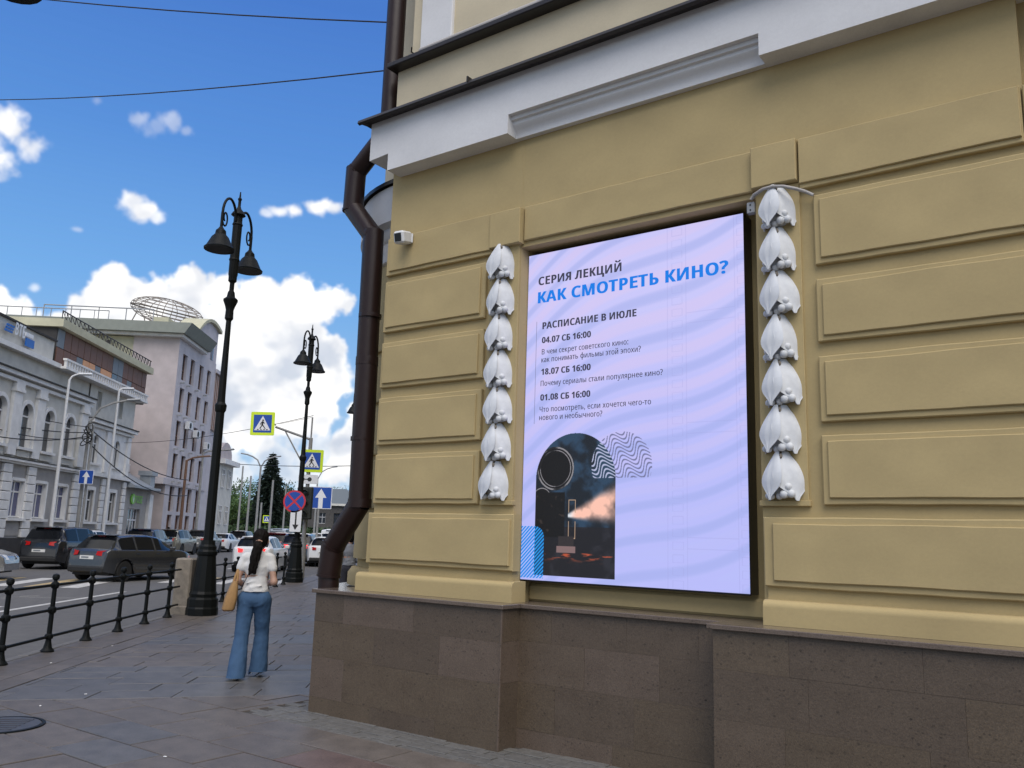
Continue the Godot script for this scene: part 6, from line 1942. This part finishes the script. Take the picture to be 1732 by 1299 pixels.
func person(label: String, at: Vector3, turn: float, look: Dictionary) -> Node3D:
	var t := thing("person", label, "person", at, turn)
	var fine: float = look.get("grain", 1.0)
	var le := v3(-0.208, 1.075, 0.03)
	var re := v3(0.21, 1.065, 0.05)
	var lw := v3(-0.13, 0.985, -0.17)
	var rw := v3(0.14, 1.03, -0.16)
	var lk := v3(-0.105, 0.5, 0.02)
	var rk := v3(0.095, 0.5, -0.11)
	var la := v3(-0.115, 0.085, 0.13)
	var ra := v3(0.085, 0.12, -0.14)
	var head := v3(0.015, 1.535, -0.03)
	var body := [[v3(0, 0.95, 0), v3(0, 1.2, 0.0), 0.105, 0.115, v3(1.15, 1, 0.8)], [v3(-0.11, 1.33, 0), v3(0.11, 1.33, 0), 0.045, 0.045], [v3(0, 1.36, 0.005), v3(0.008, 1.47, -0.015), 0.045, 0.042],
		[head + v3(0, 0.02, 0.015), head + v3(0, -0.02, 0.0), 0.088, 0.075, v3(0.9, 1.12, 1.05)], [head + v3(0.01, -0.065, -0.055), head + v3(0.01, -0.08, -0.06), 0.035, 0.03], [head + v3(0.012, -0.01, -0.1), head + v3(0.014, -0.03, -0.115), 0.01, 0.013],
		[head + v3(0.082, -0.01, 0.0), head + v3(0.086, -0.035, 0.005), 0.013, 0.01], [head + v3(-0.08, -0.01, 0.0), head + v3(-0.084, -0.035, 0.005), 0.013, 0.01],
		[v3(-0.148, 1.32, 0), le, 0.04, 0.035], [le, lw, 0.036, 0.025], [v3(0.148, 1.32, 0), re, 0.04, 0.035], [re, rw, 0.036, 0.025],
		[v3(-0.085, 0.9, 0), lk, 0.085, 0.052], [lk, la, 0.05, 0.035], [v3(0.085, 0.9, 0), rk, 0.085, 0.052], [rk, ra, 0.05, 0.035]]
	var hm := skin(body, 0.013 * fine, 0.03)
	hm.add(skin(hand_bones(lw, v3(0.35, -0.1, -0.9).normalized(), v3(0, 1, 0)), 0.005 * minf(fine, 1.2), 0.008))
	hm.add(skin(hand_bones(rw, v3(-0.45, 0.15, -0.85).normalized(), v3(0, 1, 0)), 0.005 * minf(fine, 1.2), 0.008))
	part("body", hm.mesh(175), mats["skin"], t)
	var fc := M.new()
	for s in [-1.0, 1.0]: fc.lathe([[0.0, -0.004], [0.009, 0.0], [0.0, 0.004]], 8, Transform3D(Basis(Vector3.RIGHT, PI / 2), head + v3(0.012 + s * 0.03, 0.0, -0.098)))
	part("eyes", fc.mesh(60), mats["hair_dark"], t)
	part("mouth", M.new().bev(head + v3(-0.008, -0.062, -0.1), head + v3(0.034, -0.054, -0.09), 0.003).mesh(), mats["lip"], t)
	# shirt
	var shirt := [[v3(0, 0.97, 0.0), v3(0, 1.06, 0.0), 0.13, 0.104, v3(1.16, 1, 0.92)], [v3(0, 1.06, 0.0), v3(0, 1.24, 0.0), 0.104, 0.12, v3(1.14, 1, 0.84)], [v3(-0.115, 1.34, 0.004), v3(0.115, 1.34, 0.004), 0.056, 0.056], [v3(0, 1.24, 0.005), v3(0, 1.35, 0.01), 0.12, 0.075, v3(1.15, 1, 0.85)],
		[v3(-0.148, 1.325, 0), v3(-0.155, 1.325, 0).lerp(le, look.get("sleeve", 0.42)), 0.053, 0.054], [v3(0.148, 1.325, 0), v3(0.155, 1.325, 0).lerp(re, look.get("sleeve", 0.42)), 0.053, 0.054]]
	if look.get("sleeve", 0.5) >= 1.0:
		shirt.append([le, lw, 0.05, 0.04])
		shirt.append([re, rw, 0.05, 0.04])
	for f in [[-0.1, 1.05, 0.1, 0.0, 1.075], [-0.04, 1.0, 0.108, 0.1, 1.03]]: shirt.append([v3(f[0], f[1], f[2]), v3(f[3], f[4], f[2]), 0.009, 0.006])
	var sm := rumple(skin(shirt, 0.012 * fine, 0.025), 0.007, v3(7, 11, 7), 3)
	for i in sm.p.size():
		if sm.p[i].y < 0.955: sm.p[i].y = 0.955 + 0.004 * sin(sm.p[i].x * 40.0)
	part("shirt", sm.mesh(100), mats[look.shirt], t)
	# trousers
	var fl: float = look.get("flare", 0.085)
	var tr := [[v3(-0.02, 0.95, 0.0), v3(0.02, 0.95, 0.0), 0.11, 0.11, v3(1.15, 0.6, 0.88)], [v3(-0.07, 0.87, 0.02), v3(0.07, 0.87, 0.02), 0.1, 0.1, v3(1.05, 1.0, 0.98)], [v3(-0.09, 0.86, 0.0), lk, 0.1, 0.08], [lk, v3(la.x, 0.0, la.z + 0.01), 0.078, fl], [v3(0.09, 0.86, 0.0), rk, 0.1, 0.08], [rk, v3(ra.x, 0.03, ra.z + 0.03), 0.078, fl]]
	for s in [-1.0, 1.0]: tr.append([v3(s * 0.095, 0.82, 0.095), v3(s * 0.02, 0.79, 0.075), 0.012, 0.008])
	var jm := rumple(skin(tr, 0.012 * fine, 0.02), 0.01, v3(8, 5, 8), 8)
	for i in jm.p.size():   # a level hem, just off the paving
		var hem := 0.028 if jm.p[i].x < 0.0 else 0.06
		if jm.p[i].y < hem: jm.p[i].y = hem
	part("trousers", jm.mesh(175), mats[look.trousers], t)
	part("shoe", skin([[v3(la.x, 0.045, la.z + 0.05), v3(la.x - 0.005, 0.04, la.z - 0.15), 0.042, 0.036, v3(0.95, 0.9, 1)]], 0.01, 0.01).mesh(175), mats["shoe_white"], t)
	part("shoe", skin([[v3(ra.x, 0.085, ra.z + 0.06), v3(ra.x + 0.005, 0.04, ra.z - 0.13), 0.04, 0.036, v3(0.95, 0.9, 1)]], 0.01, 0.01).mesh(175), mats["shoe_white"], t)
	# hair
	var hair := [[head + v3(0, 0.035, 0.03), head + v3(0, -0.005, 0.035), 0.094, 0.088, v3(0.92, 1.06, 1.0)]]
	if look.get("tail", false):
		hair.append_array([[head + v3(-0.005, 0.0, 0.1), head + v3(-0.01, -0.06, 0.14), 0.035, 0.045], [head + v3(-0.01, -0.06, 0.14), head + v3(-0.03, -0.2, 0.15), 0.048, 0.05], [head + v3(-0.03, -0.2, 0.15), head + v3(-0.05, -0.33, 0.15), 0.05, 0.04], [head + v3(-0.05, -0.33, 0.15), head + v3(-0.02, -0.37, 0.155), 0.032, 0.018], [head + v3(-0.055, -0.3, 0.15), head + v3(-0.075, -0.39, 0.145), 0.03, 0.012]])
		for k in 7: hair.append([head + v3(-0.035 + 0.012 * k, -0.08, 0.175), head + v3(-0.075 + 0.013 * k, -0.31 - 0.01 * (k % 3), 0.172), 0.009, 0.006])
	part("hair", rumple(skin(hair, 0.009 * fine, 0.02), 0.014, v3(45, 6, 45), 5).mesh(120), mats["hair_dark"], t)
	if look.get("tail", false): part("hair_tie", M.new().tube([head + v3(-0.035, -0.015, 0.13), head + v3(0.0, -0.005, 0.15), head + v3(0.03, -0.015, 0.125)], 0.01, 6).mesh(60), mats["skin"], t)
	return t
func people() -> void:
	mat("skin", Color(0.42, 0.25, 0.18), 0.55)
	mat("lip", Color(0.3, 0.1, 0.09), 0.5)
	mat("hair_dark", Color(0.008, 0.006, 0.005), 0.65, "cloth", 6.0, 0.4, 0.0, 0.25)
	mat("shirt_white", Color(0.72, 0.71, 0.69), 0.85, "cloth", 2.0, 0.15)
	mats["shirt_white"].albedo_texture = texs["plaster"]
	mat("jeans", Color(0.045, 0.105, 0.205), 0.85, "cloth", 3.0, 0.3)
	mat("shoe_white", Color(0.55, 0.55, 0.54), 0.6)
	mat("tote", Color(0.40, 0.23, 0.09), 0.8, "cloth", 3.0, 0.3)
	mat("grey_cloth", Color(0.24, 0.25, 0.27), 0.9, "cloth", 3.0, 0.2)
	mat("dark_cloth", Color(0.03, 0.03, 0.04), 0.9, "cloth", 3.0, 0.2)
	var lf := gp(403, 1150)
	var at := v3(lf.x + 0.075, 0, lf.z - 0.14)
	var w := person("person in white T-shirt and wide blue jeans with long dark ponytail, walking away", at, 0.06, {"shirt": "shirt_white", "trousers": "jeans", "flare": 0.105, "tail": true})
	part("strap", M.new().tube([v3(-0.05, 1.2, 0.128), v3(-0.1, 1.08, 0.118), v3(-0.15, 0.98, 0.1)], 0.005, 5).mesh(60), mats["dark_cloth"], w)
	var bag := thing("tote_bag", "tan canvas tote bag hanging at the walking person's left side", "bag", at + v3(-0.285, 0.74, 0.02), 0.25)
	var rows := []
	for q in [[0.0, 0.06, 0.15], [0.02, 0.072, 0.17], [0.14, 0.07, 0.175], [0.27, 0.045, 0.165], [0.33, 0.025, 0.155]]:
		var r := PackedVector3Array()
		for k in 20:
			var a := TAU * k / 20.0
			r.append(v3(signf(cos(a)) * pow(absf(cos(a)), 0.5) * q[1] + q[0] * 0.17, q[0], -signf(sin(a)) * pow(absf(sin(a)), 0.5) * q[2]))
		rows.append(r)
	var bm := M.new().grid(rows, true)
	for k in 20:
		bm.tri(v3(0, 0, 0), rows[0][(k + 1) % 20], rows[0][k])
		bm.tri(v3(0.055, 0.325, 0), rows[4][k], rows[4][(k + 1) % 20])
	part("bag_body", bm.mesh(50), mats["tote"], bag)
	for s in [-1.0, 1.0]: part("handle", M.new().tube([v3(0.055 + s * 0.02, 0.32, -0.09), v3(0.075, 0.46, -0.06), v3(0.085, 0.5, 0.0), v3(0.075, 0.46, 0.06), v3(0.055 + s * 0.02, 0.32, 0.09)], 0.012, 6).mesh(60), mats["tote"], bag)
	part("base_panel", M.new().bev(v3(-0.062, -0.004, -0.155), v3(0.062, 0.035, 0.155), 0.02).mesh(), mats["tote_dark"], bag)
	var p2 := at_z(588, 985, -19.0)
	person("person in grey top, half hidden behind the downpipe", v3(p2.x, 0, -19.0), 0.3, {"shirt": "grey_cloth", "trousers": "dark_cloth", "flare": 0.06, "sleeve": 1.0, "grain": 1.6})
	var p3 := at_x(296, 895, -18.9)
	person("person in white shirt behind the olive car's roof", v3(-19.35, 0.0, p3.z), 0.1, {"shirt": "shirt_white", "trousers": "dark_cloth", "flare": 0.06, "grain": 1.8})

func _ready() -> void:
	rng.seed = 7
	camera_sky_sun()
	materials()
	ground()
	corner_building()
	led_screen()
	street_furniture()
	houses()
	cars()
	trees()
	people()
